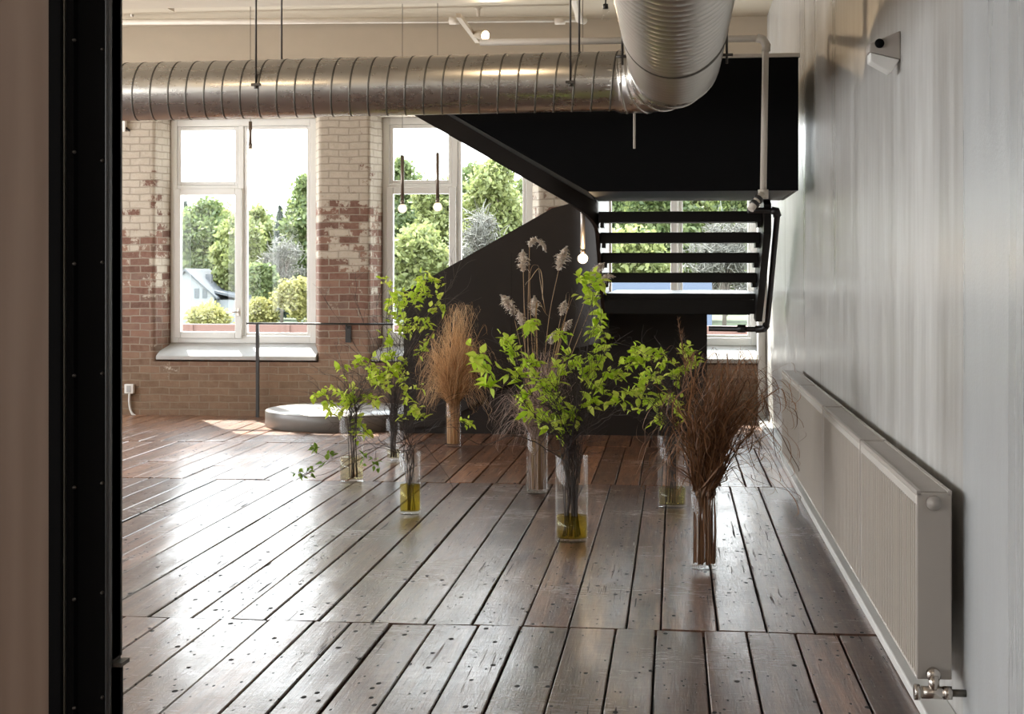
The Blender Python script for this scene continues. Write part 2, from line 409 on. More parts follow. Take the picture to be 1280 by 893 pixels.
# front wall behind the camera, left wall with tall daylight openings
m = MB(); m.box(XL-.3, YF-.3, -.1, XR+.3, YF, ZC+.2); struct(m.build('wall_front', M['white']))
m = MB(); LW = [(-1.5,.3),(1.6,3.6),(4.4,6.4),(7.2,9.2),(10.0,12.0),(12.8,14.8)]
m.box(XL-.4, YF-.3, -.1, XL, YB+.5, .75); m.box(XL-.4, YF-.3, 3.3, XL, YB+.5, ZC+.2)
ys = [YF-.3] + [y for w in LW for y in w] + [YB+.5]
for i in range(0, len(ys), 2): m.box(XL-.4, ys[i], .75, XL, ys[i+1], 3.3)
struct(m.build('wall_left', M['white']))

# ---------------------------------------------------------------- windows
def frame_rect(mb, x0, z0, x1, z1, w, y0, y1):
    mb.box(x0,y0,z0,x0+w,y1,z1); mb.box(x1-w,y0,z0,x1,y1,z1)
    mb.box(x0+w,y0,z0,x1-w,y1,z0+w); mb.box(x0+w,y0,z1-w,x1-w,y1,z1)
for i, (x0, x1) in enumerate(win):
    w = x1-x0; xm = x0 + w*.485; zt = P(300,235,YW).z
    root = bpy.data.objects.new('window_%d' % (i+1), None); COL.objects.link(root); root.location = (x0, YW, ZW0)
    struct(root)
    m = MB(); frame_rect(m, x0, ZW0, x1, ZW1, .075, YW, YW+.09)
    m.box(xm-.03, YW, ZW0+.075, xm+.03, YW+.09, ZW1-.075)
    m.box(x0+.075, YW, zt-.03, xm-.03, YW+.09, zt+.03)
    m.build('outer_frame', M['upvc'], root, bevel=.006)
    m = MB(); frame_rect(m, x0+.078, zt+.033, xm-.033, ZW1-.078, .038, YW+.01, YW+.07); f = m.build('fixed_sash', M['upvc'], root, bevel=.005)
    m = MB(); m.box(x0+.112, YW+.036, zt+.068, xm-.068, YW+.042, ZW1-.112); m.build('pane', M['winglass'], f)
    m = MB(); frame_rect(m, xm+.033, ZW0+.078, x1-.078, ZW1-.078, .032, YW+.01, YW+.07); f = m.build('fixed_sash', M['upvc'], root, bevel=.005)
    m = MB(); m.box(xm+.062, YW+.036, ZW0+.107, x1-.107, YW+.042, ZW1-.107); m.build('pane', M['winglass'], f)
    m = MB(); frame_rect(m, x0+.05, ZW0+.05, xm+.012, zt-.005, .072, YW-.03, YW+.04); f = m.build('casement_sash', M['upvc'], root, bevel=.008)
    m = MB(); m.box(x0+.118, YW, ZW0+.118, xm-.056, YW+.006, zt-.073); m.build('pane', M['winglass'], f)
    m = MB(); hx = xm-.024; hz = P(300,390,YW).z
    m.box(hx-.012, YW-.04, hz-.04, hx+.012, YW-.03, hz+.04); m.tube([(hx,YW-.03,hz),(hx,YW-.07,hz)], .009); m.tube([(hx+.008,YW-.07,hz),(hx-.12,YW-.07,hz-.005)], .009)
    m.build('handle', M['chrome'], f)
    m = MB(); zi = ZS; m.prism([(x0-.06,YW+.02,ZW0+.005),(x0-.06,YB-.025,zi+.03),(x0-.06,YB-.025,zi-.012),(x0-.06,YW+.02,zi-.03)], (w+.12,0,0))
    m.build('sill', M['sill'], root, bevel=.008)

# ---------------------------------------------------------------- outside
ZG = -4.6
def hx(px, py, Y): return P(px, py, Y)
M['ground'] = simple('meadow', (.05,.065,.025), .9, var=.35, nscale=.2)
M['tr_a'] = mk_leaf('tree_leaf_a', (.075,.11,.04), (.20,.235,.09), .5)
M['tr_b'] = mk_leaf('tree_leaf_b', (.15,.18,.06), (.30,.32,.13), .5)
M['tr_c'] = mk_leaf('tree_leaf_c', (.045,.065,.05), (.09,.115,.085), .3)
M['tr_d'] = mk_leaf('bare_twigs', (.13,.125,.105), (.22,.21,.18), .2)
M['tr_y'] = mk_leaf('yellow_shrub', (.20,.20,.06), (.32,.29,.11), .4)
M['trunk'] = simple('tree_trunk', (.12,.10,.085), .8, var=.3)
m = MB(); m.box(-400, 60, ZG-1, 300, 520, ZG); tag(m.build('ground', M['ground']), kind='structure')
def leafquad(mb, c, s, rr):
    u = Vector((rr.gauss(0,1),rr.gauss(0,1),rr.gauss(0,1))).normalized(); v = u.orthogonal().normalized()
    q = u.cross(v); a = rr.uniform(0,PI); v2 = v*math.cos(a)+q*math.sin(a); u2 = u
    mb.add([c-u2*s, c+v2*s*.55, c+u2*s, c-v2*s*.55], [(0,1,2,3)])
def tree(px, top, w, Y, mat, label, kind='round', n=2600, name='leafy_tree', cat='tree', base=None, leaf=.42):
    n = int(n*4.6); leaf *= .95; w *= 1.0 if kind == 'cone' or top > 320 else 1.45
    rr = random.Random(int(px*7+top*3+Y)); t = hx(px, top, Y); x = t.x; zt = t.z; wd = w/SC(px,Y)/2
    zb = ZG if base is None else hx(px, base, Y).z
    root = thing(name, (x, Y, ZG), label, cat)
    h = zt-zb
    tm = MB(); tm.tube([(x,Y,ZG),(x+.1,Y,zb+h*.35),(x,Y,zt-h*.12)], [max(.12,h*.022),max(.09,h*.014),.04], 7)
    fm = MB(); lobes = []
    if kind == 'cone':
        for k in range(n):
            u = rr.random()**.6; r = wd*(u)*rr.uniform(.35,1); a = rr.uniform(0,2*PI)
            leafquad(fm, Vector((x+r*math.cos(a), Y+r*math.sin(a), zt-u*h*.95 - r*.15)), leaf*rr.uniform(.6,1.2), rr)
    else:
        nl = 24 if kind == 'round' else 46
        for k in range(nl):
            u = rr.random(); a = rr.uniform(0,2*PI); rad = wd*rr.uniform(.1,.75)
            zc = zb + h*(.30+.60*u); rad *= (1.15-.6*abs(u-.4))
            c = Vector((x+rad*math.cos(a), Y+rad*math.sin(a)*.8, zc)); s = wd*(rr.uniform(.34,.56) if kind != 'bare' else rr.uniform(.12,.26))
            lobes.append((c, s))
            tm.tube(crom([(x,Y,zb+h*.3*rr.uniform(.5,1)), (x*.5+c.x*.5, Y*.5+c.y*.5, zc-s*.7), c],4), [.12]*3+[.09]*3+[.05]*3, 5)
        lobes.append((Vector((x,Y,zt-wd*.32)), wd*.34))
        if kind != 'bare':
            for k in range(n):
                c, s = lobes[rr.randrange(len(lobes))]
                d = Vector((rr.gauss(0,1),rr.gauss(0,1),rr.gauss(0,.85))).normalized()*s*rr.random()**.5*rr.choice((.9,1,1,1.3))
                leafquad(fm, c+d, leaf*rr.uniform(.5,1.3), rr)
        else:
            for k in range(n//9):
                c, s = lobes[rr.randrange(len(lobes))]
                d = Vector((rr.gauss(0,1),rr.gauss(0,1),rr.gauss(.7,.8))).normalized()*s*rr.uniform(.8,1.9); c = c + Vector((rr.gauss(0,s*.6),rr.gauss(0,s*.6),rr.gauss(0,s*.6)))
                fm.tube([c-d*.2, c+d*.5+Vector((rr.gauss(0,.08),0,.1)), c+d], [.05,.04,.025], 3, False)
    tm.build('trunk', M['trunk'], root); fm.build('bare_crown' if kind=='bare' else 'foliage', mat, root)
    return root
A,B,C_,D_,Y_ = M['tr_a'],M['tr_b'],M['tr_c'],M['tr_d'],M['tr_y']
tree(232,252,46,215,C_,'dark blue-green tree at the far left of the left window view','cone',2200)
tree(262,246,62,205,A,'mid-green round tree above the white house roof')
tree(296,268,44,185,B,'yellow-green tree just right of the white house')
tree(322,258,40,200,B,'pale yellow-green tree left of the dark conifer','round')
tree(350,258,42,195,C_,'dark conifer in the middle of the left window right-hand pane','cone',3000,'conifer_tree')
tree(386,216,60,190,A,'tallest green tree at the right edge of the left window','round',3400)
tree(352,300,46,170,D_,'bare grey tree in front of the conifer','bare',3600,'bare_tree')
tree(326,332,38,150,A,'small round green tree below the conifer','round',2400,'small_tree',base=384,leaf=.26)
for px,top,w,base,lab in ((372,352,54,410,'yellow-green shrub at lower right of left window'),(330,378,40,412,'low yellow shrub under the small round tree'),(262,392,60,414,'low pale shrub before the white house porch')):
    tree(px,top,w,140,Y_,lab,'round',1500,'shrub','shrub',base=base,leaf=.24)
tree(500,196,64,210,A,'green tree behind the two pendants, left in middle window','round',3600)
tree(548,232,64,190,B,'bright yellow-green tree low in the middle window left panes','round',3200)
tree(520,290,70,165,B,'pale yellow-green tree lowest in the middle window','round',2600)
tree(592,206,70,205,A,'green tree at the centre of the middle window','round',3800)
tree(626,196,70,185,B,'yellow-green tree by the stair diagonal in middle window','round',3800)
tree(600,262,60,160,D_,'bare pale tree low beside the stair edge in middle window','bare',3600,'bare_tree')
tree(668,190,60,215,A,'tree at the right edge of the middle window','round',2600)
tree(762,215,80,200,A,'green tree behind the left ends of the stair treads','round',3000)
tree(820,205,80,190,A,'green tree behind the middle of the stair treads','round',3600)
tree(880,210,90,200,B,'yellow-green tree behind the right half of the stair treads','round',3600)
tree(940,205,80,190,A,'green tree behind the right ends of the stair treads','round',3000)
tree(905,275,80,150,D_,'bare pale brush behind the lower right treads','bare',4200,'bare_tree')
tree(800,290,80,160,B,'pale green tree behind the lower left treads','round',2600)
for px,top,w,Y,mt,lab in ((215,262,60,238,A,'hazy green tree at the far left edge behind the blue-green tree'),(280,262,60,240,B,'hazy yellow-green tree far behind the white house'),(312,268,56,236,A,'hazy green tree far behind the window sash stile'),(348,276,60,242,A,'hazy green tree far behind the conifer'),(400,236,50,232,B,'hazy pale tree at the far right edge of the left window'),(478,232,56,240,B,'hazy pale tree at the far left of the middle window'),(528,226,62,238,A,'hazy green tree far behind between the two pendants'),(572,232,60,240,A,'hazy green tree far behind the middle window mullion'),(640,226,60,242,A,'hazy green tree far behind the stair diagonal'),(740,215,80,242,B,'hazy pale tree far behind the left stair edge'),(850,205,90,244,A,'hazy green tree far behind the stair treads mullion'),(915,205,90,240,A,'hazy green tree far behind the right stair treads')):
    tree(px,top,w*1.25,Y,mt,lab,'round',2600)
# pale house beyond the left window
M['siding'] = simple('white_siding', (.20,.21,.22), .7, var=.05, nscale=2)
M['roofg'] = simple('grey_shingle', (.075,.08,.088), .8, var=.15, nscale=3)
M['darkwin'] = simple('dark_house_window', (.06,.07,.08), .3)
Yh = 178; a = hx(206,346,Yh); e = hx(272,368,Yh); ridge = hx(238,342,Yh); zb = ZG
hroot = thing('house', (ridge.x, Yh, zb), 'white house with grey gable roof beyond the left window', 'house')
m = MB(); xl, xr, ze = hx(205,372,Yh).x, hx(268,372,Yh).x, hx(268,372,Yh).z
xm = hx(232,340,Yh).x; zr = hx(232,340,Yh).z
m.prism([(xl,Yh,zb),(xr,Yh,zb),(xr,Yh,ze),(xm,Yh,zr),(xl,Yh,ze)], (0,9,0)); m.build('gable_wall', M['siding'], hroot)
m = MB(); m.prism([(xl-.4,Yh-.4,ze-.2),(xm,Yh-.4,zr+.12),(xr+.4,Yh-.4,ze-.2),(xr+.4,Yh-.4,ze),(xm,Yh-.4,zr+.4),(xl-.4,Yh-.4,ze)], (0,9.8,0)); m.build('roof', M['roofg'], hroot)
m = MB(); x2 = hx(294,372,Yh).x; z2 = hx(294,372,Yh).z; m.box(xr, Yh+1, zb, x2, Yh+8, z2-.3); m.build('porch', M['siding'], hroot)
m = MB(); m.prism([(xr-.2,Yh+.6,z2+.5),(xr-.2,Yh+.6,z2+.8),(x2+.4,Yh+.6,z2+.1),(x2+.4,Yh+.6,z2-.2)], (0,8,0)); m.build('porch_roof', M['roofg'], hroot)
for px, py in ((246,366),(256,366)):
    c = hx(px,py,Yh); m = MB(); m.box(c.x-.3,Yh-.06,c.z-.7,c.x+.3,Yh+.02,c.z+.5); m.build('window', M['darkwin'], hroot)
m = MB(); c = hx(262,350,Yh+4); m.box(c.x-.35,Yh+3.5,c.z-1.2,c.x+.35,Yh+4.2,c.z+.7); m.build('chimney', M['roofg'], hroot)
Yh2 = 172; c = hx(325,372,Yh2)
hr2 = thing('shed', (c.x, Yh2, zb), 'small pale cottage with pointed roof right of the white house', 'shed')
m = MB(); m.box(c.x-1.3,Yh2,zb,c.x+1.3,Yh2+3,c.z); m.build('wall', M['siding'], hr2)
m = MB(); m.prism([(c.x-1.7,Yh2-.3,c.z),(c.x+1.7,Yh2-.3,c.z),(c.x,Yh2-.3,c.z+1.6)], (0,3.6,0)); m.build('roof', M['roofg'], hr2)
# brown parapet of the lower roof just outside
M['parapet'] = simple('rust_parapet', (.075,.035,.025), .75, var=.2, nscale=1.5)
m = MB(); m.box(-16, 27, ZG, 5, 27.4, hx(300,406,27).z); 
for k in range(24): m.box(-16+k*.9, 26.96, ZG, -15.94+k*.9, 27.0, hx(300,406,27).z)
tag(m.build('parapet', M['parapet']), 'long low rust-brown parapet wall outside below the windows', 'wall')
M['lowroof'] = simple('blue_grey_roof', (.075,.095,.145), .7, var=.05)
q = hx(855,372,120); rt = MB(); rt.prism([(hx(760,372,120).x,120,ZG),(hx(890,372,120).x,120,ZG),(hx(890,353,120).x,120,hx(890,353,120).z),(hx(760,353,120).x,120,hx(760,353,120).z)], (0,8,0))
tag(rt.build('blue_barn', M['lowroof']), 'pale blue-grey low building seen under the lowest stair gap', 'building')

# ---------------------------------------------------------------- staircase
st = thing('steel_staircase', (-.6, 12.75, 0), 'black steel staircase with open treads and solid plate guards before the windows', 'staircase')
YLF = 14.05
SS = M['steel']
def arc(cx, cy, r, a0, a1, n=10): return [(cx+r*math.cos(a0+(a1-a0)*k/n), cy+r*math.sin(a0+(a1-a0)*k/n)) for k in range(n+1)]
path = []; zb = []; zt = []
YU = 11.5; YO = 10.3; XI = -.6; TOP = 3.02
bk = P(731,266,YU); bs = .575
for x in (-2.9,-2.4,-1.9,-1.4,-1.1): 
    z = bk.z + bs*(bk.x - x); path.append((x,YU)); zb.append(min(z,TOP-.02)); zt.append(TOP)
a = arc(-.95, YU+.35, .35, -PI/2, 0)
z0 = bk.z + bs*(bk.x+.95)
for k,(x,y) in enumerate(a):
    path.append((x,y)); zb.append(z0 - .30*k/10); zt.append(TOP-.02*k)
z1 = zb[-1]
for y in (12.1,12.4,12.7,13.0,13.3):
    path.append((XI,y)); zb.append(z1-.62*(y-11.85)); zt.append(2.8-.45*(y-11.85))
z2 = zb[-1]
a = arc(-.95, YLF-.35, .35, 0, PI/2)
for k,(x,y) in enumerate(a):
    path.append((x,y)); zb.append(max(.80, z2-.012*k)); zt.append(2.15)
for px in (690,650,600,550,505):
    p = P(px, 255+(700-px)*.567, YLF); path.append((p.x,YLF)); zb.append(max(.05,.84+.62*(p.x+.95))); zt.append(p.z)
m = MB(); m.smooth = True; m.ribbon(path, zb, zt, .03); g = m.build('curved_guard', M['steel2'], st)
g.data.set_sharp_from_angle(angle=math.radians(40))
# lower closing plate down to the floor
m = MB(); pts = [P(505,366,YLF)] ; xl_ = P(505,400,YLF).x
m.prism([(xl_,YLF+.04,0),(P(884,500,YLF).x,YLF+.04,0),(P(884,393,YLF).x,YLF+.04,1.2),(-.62,YLF+.04,1.2),(-.95,YLF+.04,2.0),(P(700,255,YLF).x,YLF+.04,P(700,258,YLF).z),(xl_,YLF+.04,P(505,370,YLF).z)], (0,.02,0))
m.build('closing_plate', M['steel2'], st)
m = MB(); m.box(P(640,400,YLF).x-.004,YLF-.017,.3,P(640,400,YLF).x,YLF-.0135,1.7); m.build('weld_seam', SS, st)
# middle flight treads, seen from below
for k,(yy,py) in enumerate(((11.72,264.3),(11.98,290.5),(12.24,316),(12.50,341))):
    z = P(850,py,yy).z; m = MB()
    m.box(XI+.02, yy, z-.082, .665, yy+.29, z); m.build('tread', SS, st, bevel=.004)
    for sx in (XI+.03, .63):
        m = MB(); m.box(sx, yy+.02, z-.12, sx+.03, yy+.25, z-.083); m.build('tread_bracket', SS, st)
zl = P(850,367,12.76).z
m = MB(); m.box(XI+.02,12.76,zl-.05,.70,15.35,zl); m.box(XI+.02,12.76,zl-.17,.665,12.80,zl-.051); m.box(XI+.02,13.6,zl-.20,.665,13.66,zl-.051); m.build('lower_landing', SS, st)
m = MB(); m.box(.2,15.2,0,.26,15.26,zl-.055); m.build('landing_post', SS, st)
# outer (right) stringer of the middle flight
m = MB(); m.prism([(.668,11.55,2.02),(.668,11.9,2.12),(.668,13.0,1.40),(.668,13.0,1.12),(.668,12.75,1.10),(.668,11.55,1.80)], (.055,0,0)); m.build('stringer', SS, st)
# upper landing box and upper flight
fr = P(735,240,YO); xr_ = P(998,200,YO).x; ztp = P(900,73,YO).z; zbt = P(900,238.5,YO).z
xt = fr.x - (ztp-zbt)/.61
m = MB(); m.prism([(xr_,YO,zbt),(xr_,YO,ztp),(xt-.4,YO,ztp),(xt+.02,YO,ztp-.03),(fr.x,YO,zbt)], (0,.025,0)); m.build('front_guard', M['black'], st)
m = MB(); m.prism([(xr_-.02,YO+.03,zbt),(xr_-.02,YO+.03,ztp),(xr_-.02,YU+.2,ztp),(xr_-.02,YU+.2,zbt)], (.02,0,0)); m.build('side_guard', SS, st)
m = MB(); m.box(fr.x,YO+.03,zbt,xr_-.025,YU+.22,zbt+.06); m.build('upper_landing', SS, st)
m = MB(); b1 = P(735,262,YU)
m.prism([(fr.x,YO+.03,zbt),(fr.x,YU-.02,zbt-.02),(xt,YU-.02,ztp-.05),(xt,YO+.03,ztp-.05)], (0,0,.02)); m.build('soffit', M['black'], st)
m = MB(); m.box(xt,YO-.01,ztp+.002,xr_+.01,YO+.04,ztp+.028); m.build('top_rail', M['pipe'], st)
# lower flight treads
for k in range(7):
    x1 = XI - .02 - k*.27; z = zl - .163*(k+1)
    m = MB(); m.box(x1-.29,YLF+.07,z-.05,x1,15.3,z); m.build('tread', SS, st)
# round first step
cx = G(357,522).x+.78; cy = 14.80
pl = MB(); r = .78
pl.smooth = True; pl.lathe([(0,0),(r-.01,0),(r,.004),(r,.150),(r-.004,.154)], (cx,cy,0), 72)
root = thing('round_step', (cx,cy,0), 'low round grey step platform at the foot of the black staircase', 'step')
pl.build('drum', M['concrete'], root)
m = MB(); m.lathe([(r-.004,.154),(r-.006,.158),(0,.158)], (cx,cy,0), 72); m.build('top', M['plinth_top'], root)

# ---------------------------------------------------------------- ducts
def duct(name, pts, rads, pitch, mat, parent, amp, width, n=40, seam=None):
    # sweep with a helical rib
    cum = [0]
    for a, b in zip(pts[:-1], pts[1:]): cum.append(cum[-1]+(Vector(b)-Vector(a)).length)
    L = cum[-1]
    def at(s):
        s = min(max(s,0),L-1e-6)
        for i in range(len(cum)-1):
            if cum[i+1] >= s: break
        t = (s-cum[i])/max(1e-9,(cum[i+1]-cum[i]))
        p = Vector(pts[i]).lerp(Vector(pts[i+1]),t)
        i0 = max(0,i-1); i1 = min(len(pts)-1,i+2)
        ta = (Vector(pts[i+1])-Vector(pts[i])).normalized(); tb = ta
        if i > 0: ta = (ta + (Vector(pts[i])-Vector(pts[i-1])).normalized()).normalized()
        if i+2 < len(pts): tb = (tb + (Vector(pts[i+2])-Vector(pts[i+1])).normalized()).normalized()
        return p, ta.lerp(tb,t).normalized(), rads[i]+(rads[i+1]-rads[i])*t
    wave = width < 0
    offs = [(0,0),(width*.25,1),(width*.75,1),(width,0),(pitch*.5,0)] if not wave else [(0,0),(.013,.0)] + [(.013+(pitch-.013)*t_, math.sin(PI*t_)**.7) for t_ in (.12,.3,.5,.7,.88)]
    K = int(L/pitch)
    mb = MB(); mb.smooth = True; rings = []; heights = []
    stations = []
    for k in range(K+1):
        for o_, h_ in offs: stations.append((k*pitch+o_, h_))
    vs = []
    for s_, h_ in stations:
        for j in range(n):
            a = 2*PI*j/n
            p, t, r_ = at(s_ + pitch*(j/n))
            up = Vector((0,0,1)); sd = t.cross(up).normalized()
            vs.append(p + (sd*math.cos(a)+up*math.sin(a))*(r_+amp*h_))
    m_ = len(stations)
    fs = []; mis = []
    for i in range(m_-1):
        for j in range(n):
            j2 = (j+1)%n; fs.append((i*n+j, i*n+j2, (i+1)*n+j2, (i+1)*n+j)) if j2 else None
    # the last column joins one pitch further on
    step = len(offs)
    for i in range(m_-1-step):
        fs.append((i*n+n-1, (i+step)*n, (i+step+1)*n, (i+1)*n+n-1))
    mb.add(vs, fs)
    for q, f in enumerate(mb.f):
        i = (f[0])//n if True else 0
        h0 = stations[i][1]; h1 = stations[min(i+1,m_-1)][1]
        mb.mi[q] = (1 if i % step == 0 else 0) if wave else (1 if (h0+h1) > .5 else 0)
    ob = mb.build(name, [mat, seam or mat], parent)
    ob.data.set_sharp_from_angle(angle=math.radians(40 if wave else 14))
    return ob
YD = 9.6
zc = P(450,108,YD).z; rf = 36.5/SC(450,YD)
rn = .262; zbn = P(830,140,YD).z; zcn = zbn + rn
droot = thing('air_duct', (-2,YD,zc), 'silver galvanised spiral air duct under ceiling, bending toward the viewer', 'duct')
xe = P(782,108,YD).x
duct('branch_pipe', [(-7.0,YD,zc-.04),(-5,YD,zc-.026),(-3,YD,zc-.012),(xe,YD,zc+.012)], [rf]*4, 23.0/SC(450,YD), M['duct'], droot, .003, .012, seam=M['seam'])
bp = []; br = []
rb = .42
for k in range(13):
    t = k/12; a = t*PI/2
    bp.append((xe-.02 + (0-(xe-.02))*math.sin(a), YD - rb*(1-math.cos(a)), zc+(zcn-zc)*t)); br.append(rf*1.02 + (rn-rf)*t**.8)
mb = MB(); mb.tube([(xe-.17,YD,zc+.010),(xe-.06,YD,zc+.012)]+bp+[(0,YD-rb-.2,zcn)], [rf-.001,rf]+br+[rn-.002], 48); mb.build('elbow', M['duct'], droot)
for k in (0,3,6,9,12):
    m = MB(); i0 = max(0,k-1); i1 = min(12,k+1); t = (Vector(bp[i1])-Vector(bp[i0])).normalized()*.010
    c = Vector(bp[k]); m.tube([c-t,c-t*.6,c+t*.6,c+t],[br[k],br[k]+.007,br[k]+.007,br[k]],40,False); m.build('elbow_seam', M['duct'], droot)
yy = YD-rb
duct('trunk_pipe', [(0,yy+.01,zcn),(0,6.5,zcn),(0,4,zcn),(0,2.2,zcn)], [rn]*4, .118, M['duct2'], droot, .013, -1, 64, seam=M['seam'])
for y in (7.85,):
    m = MB(); m.tube([(0,y-.02,zcn),(0,y-.015,zcn),(0,y+.015,zcn),(0,y+.02,zcn)],[rn+.004,rn+.016,rn+.016,rn+.004],56,False); m.build('joint_band', M['seam'], droot)
m = MB(); m.lathe([(rf+.002,-.02),(rf+.012,-.016),(rf+.012,.016),(rf+.002,.02)], (xe-.02,YD,zc+.012), 40, 'x'); m.build('collar', M['duct'], droot)
rods = [(320,YD-.19,105,'front duct rod on the left, nearest the black jamb'),(352,YD+.21,100,'rear duct rod on the left'),(713,YD-.19,102,'front duct rod right of the ceiling spotlight'),(724,YD+.21,100,'rear duct rod right of the ceiling spotlight')]
for px, y, ye, lab in rods:
    q = P(px, ye, y); rt = thing('hanger_rod', (q.x,y,ZC), 'thin dark threaded '+lab, 'rod')
    m = MB(); m.tube([(q.x,y,q.z-.01),(q.x,y,ZC)], .0065, 8); m.build('rod', M['rod'], rt)
    m = MB(); m.box(q.x-.03,y-.012,q.z-.012,q.x+.03,y+.012,q.z+.004); m.lathe([(0,-.03),(.014,-.03),(.014,-.012),(0,-.012)],(q.x,y,q.z),6); m.build('clamp', M['rod'], rt)
for sx, lab in ((-1,'left'),(1,'right')):
    x = sx*(rn+.035); y = 8.75
    rt = thing('hanger_rod', (x,y,ZC), 'short dark rod with wing clamp on the %s side of the large duct' % lab, 'rod')
    m = MB(); m.tube([(x,y,zcn-.08),(x,y,ZC)], .007, 8); m.build('rod', M['rod'], rt)
    m = MB(); m.tube([(x-.035,y,zcn-.03),(x+.035,y,zcn-.03)], .009, 6); m.build('clamp', M['rod'], rt)

# ---------------------------------------------------------------- ceiling pipes and lights
def pipe(name, pts, r, mat, label, cat='pipe', n=14):
    m = MB(); m.tube(pts, r, n); o = m.build(name, mat); return tag(o, label, cat)
yp = 14.75
rt = thing('sprinkler_pipe', P(450,26,yp), 'long cream sprinkler pipe running across under the ceiling', 'pipe')
m = MB(); m.tube([P(20,28.5,yp),P(733,24,yp)], 3.6/SC(450,yp), 14); m.build('pipe_run', M['pipe'], rt)
for px in (568,700):
    m = MB(); c = P(px,26,yp); m.tube([c-Vector((.05,0,0)),c+Vector((.05,0,0))], 4.6/SC(450,yp), 14); m.build('coupling', M['pipe'], rt)
for px in (165,598):
    c = P(px,24,yp); m = MB(); m.tube([c+Vector((0,0,.02)),c+Vector((0,0,.10))], .018, 10); m.lathe([(0,.10),(.035,.10),(.035,.108),(0,.108)],c,14); m.build('sprinkler_head', M['pipe'], rt)
pipe('conduit', [P(20,16.5,14.95),P(770,8,14.95)], .012, M['white'], 'thin pale conduit above the long sprinkler pipe')
pipe('cross_pipe', crom([P(700,-60,13.6),P(716,-5,13.9),P(722,15,14.4),P(724,24,14.6),P(730,26,14.75)],5), .035, M['pipe'], 'thick cream pipe elbow joining the sprinkler pipe beside the duct')
yv = 10.0
rt = thing('vertical_pipe', P(957,150,yv), 'cream pipe dropping in front of the black stair landing', 'pipe')
c0, c1, c2 = P(700,51,yv), P(950,48,yv), P(957,56,yv)
m = MB(); m.tube([P(600,53,yv),P(760,51,yv), P(900,49,yv), c1, P(955,50.5,yv), c2, P(954,242,yv)], 4.2/SC(957,yv), 14); m.build('pipe_run', M['pipe'], rt)
m = MB(); q = P(835,50,yv); m.tube([q,(q.x,yv,ZC+.02)], .02, 10); m.build('riser', M['pipe'], rt)
m = MB(); m.tube([P(946,47.5,yv),P(954,49.5,yv),P(958,57,yv),P(957.5,64,yv)], 5.6/SC(957,yv), 14); m.build('elbow', M['pipe'], rt)
m = MB(); c = P(954,243,yv); m.tube([c+Vector((0,0,.03)),c-Vector((0,0,.03))], 6.5/SC(957,yv), 14); m.build('tee', M['pipe'], rt)
m = MB(); m.tube([P(953,243,yv-.02),P(946,251,yv-.05),P(938,262,yv-.08)], .024, 12); m.build('drain_branch', M['pipe'], rt)
for t0 in (.25,.6):
    m = MB(); a_, b_ = P(951,245,yv-.03), P(938,262,yv-.08); c = a_.lerp(b_,t0); d = (b_-a_).normalized()*.012; m.tube([c-d,c+d], .033, 8); m.build('union_nut', M['iron'], rt)
# black iron pipe following the stair stringer
rt = thing('iron_pipe', P(960,330,12.3), 'black iron pipe running down beside the right stair stringer', 'pipe')
pts = [P(935,263,11.45),P(962,263,11.5),P(970,264,11.5),P(971.5,270,11.52),P(966,330,12.1),P(960,396,12.8),P(959,405,12.9),P(955,411,12.95),P(945,412,12.97),P(886,411,13.0)]
m = MB(); m.tube(pts, .022, 12); m.build('pipe_run', M['iron'], rt)
for i in (2,7):
    m = MB(); m.tube([pts[i-1].lerp(pts[i],.3),pts[i],pts[i+1]], .032, 12); m.build('elbow', M['iron'], rt)
m = MB(); a_, b_ = P(932,411,12.97), P(922,411,12.98); m.tube([a_,b_], .035, 12); m.build('valve_body', M['iron'], rt)
# track rail with spotlight
def track(p0, p1, lab, spot=None):
    rt = thing('track_rail', p0, lab, 'track light')
    d = p1-p0; m = MB(); w = Vector((.022,0,0)); h = Vector((0,0,.04))
    m.prism([p0-w,p0+w,p0+w+h,p0-w+h], d); m.build('rail', M['beam'], rt)
    m = MB(); c = p1; m.lathe([(0,-.004),(.012,-.004),(.012,.004),(0,.004)], c-Vector((0,.0,.0))+Vector((0,-.02,.02)), 10, 'y'); m.build('end_cap', M['black'], rt)
    if spot:
        c = spot; m = MB(); ax = Vector((.62,-.55,-.2)).normalized()
        m.tube([c-ax*.11,c-ax*.02,c+ax*.04],[.03,.045,.05],16); m.build('spot_head', M['beam'], rt)
        m = MB(); m.tube([c+ax*.041,c+ax*.046],[.046,.046],16); m.build('lens', M['spotface'], rt)
    return rt
zk = 3.95
track(G(60,-64,zk), G(215,15,zk), 'pale track light rail at upper left, end cap showing')
c = P(603,44,14.3)
track(P(573,22,13.5), P(597,54,14.8), 'pale track light rail with lit warm spotlight above the duct', c)
# jar lamp by the big duct
c = P(757,16,12.2); rt = thing('jar_lamp', c, 'small glass jar lamp hanging left of the large duct', 'lamp')
m = MB(); m.lathe([(0,.04),(.03,.04),(.035,.0),(.035,-.05),(.025,-.062),(0,-.064)], c, 18); m.build('jar', M['glass'], rt)
m = MB(); m.lathe([(0,.07),(.02,.07),(.022,.03),(0,.03)], c, 14); m.tube([c+Vector((0,0,.06)),Vector((c.x,c.y,ZC+.03))], .006); m.build('holder', M['iron'], rt)
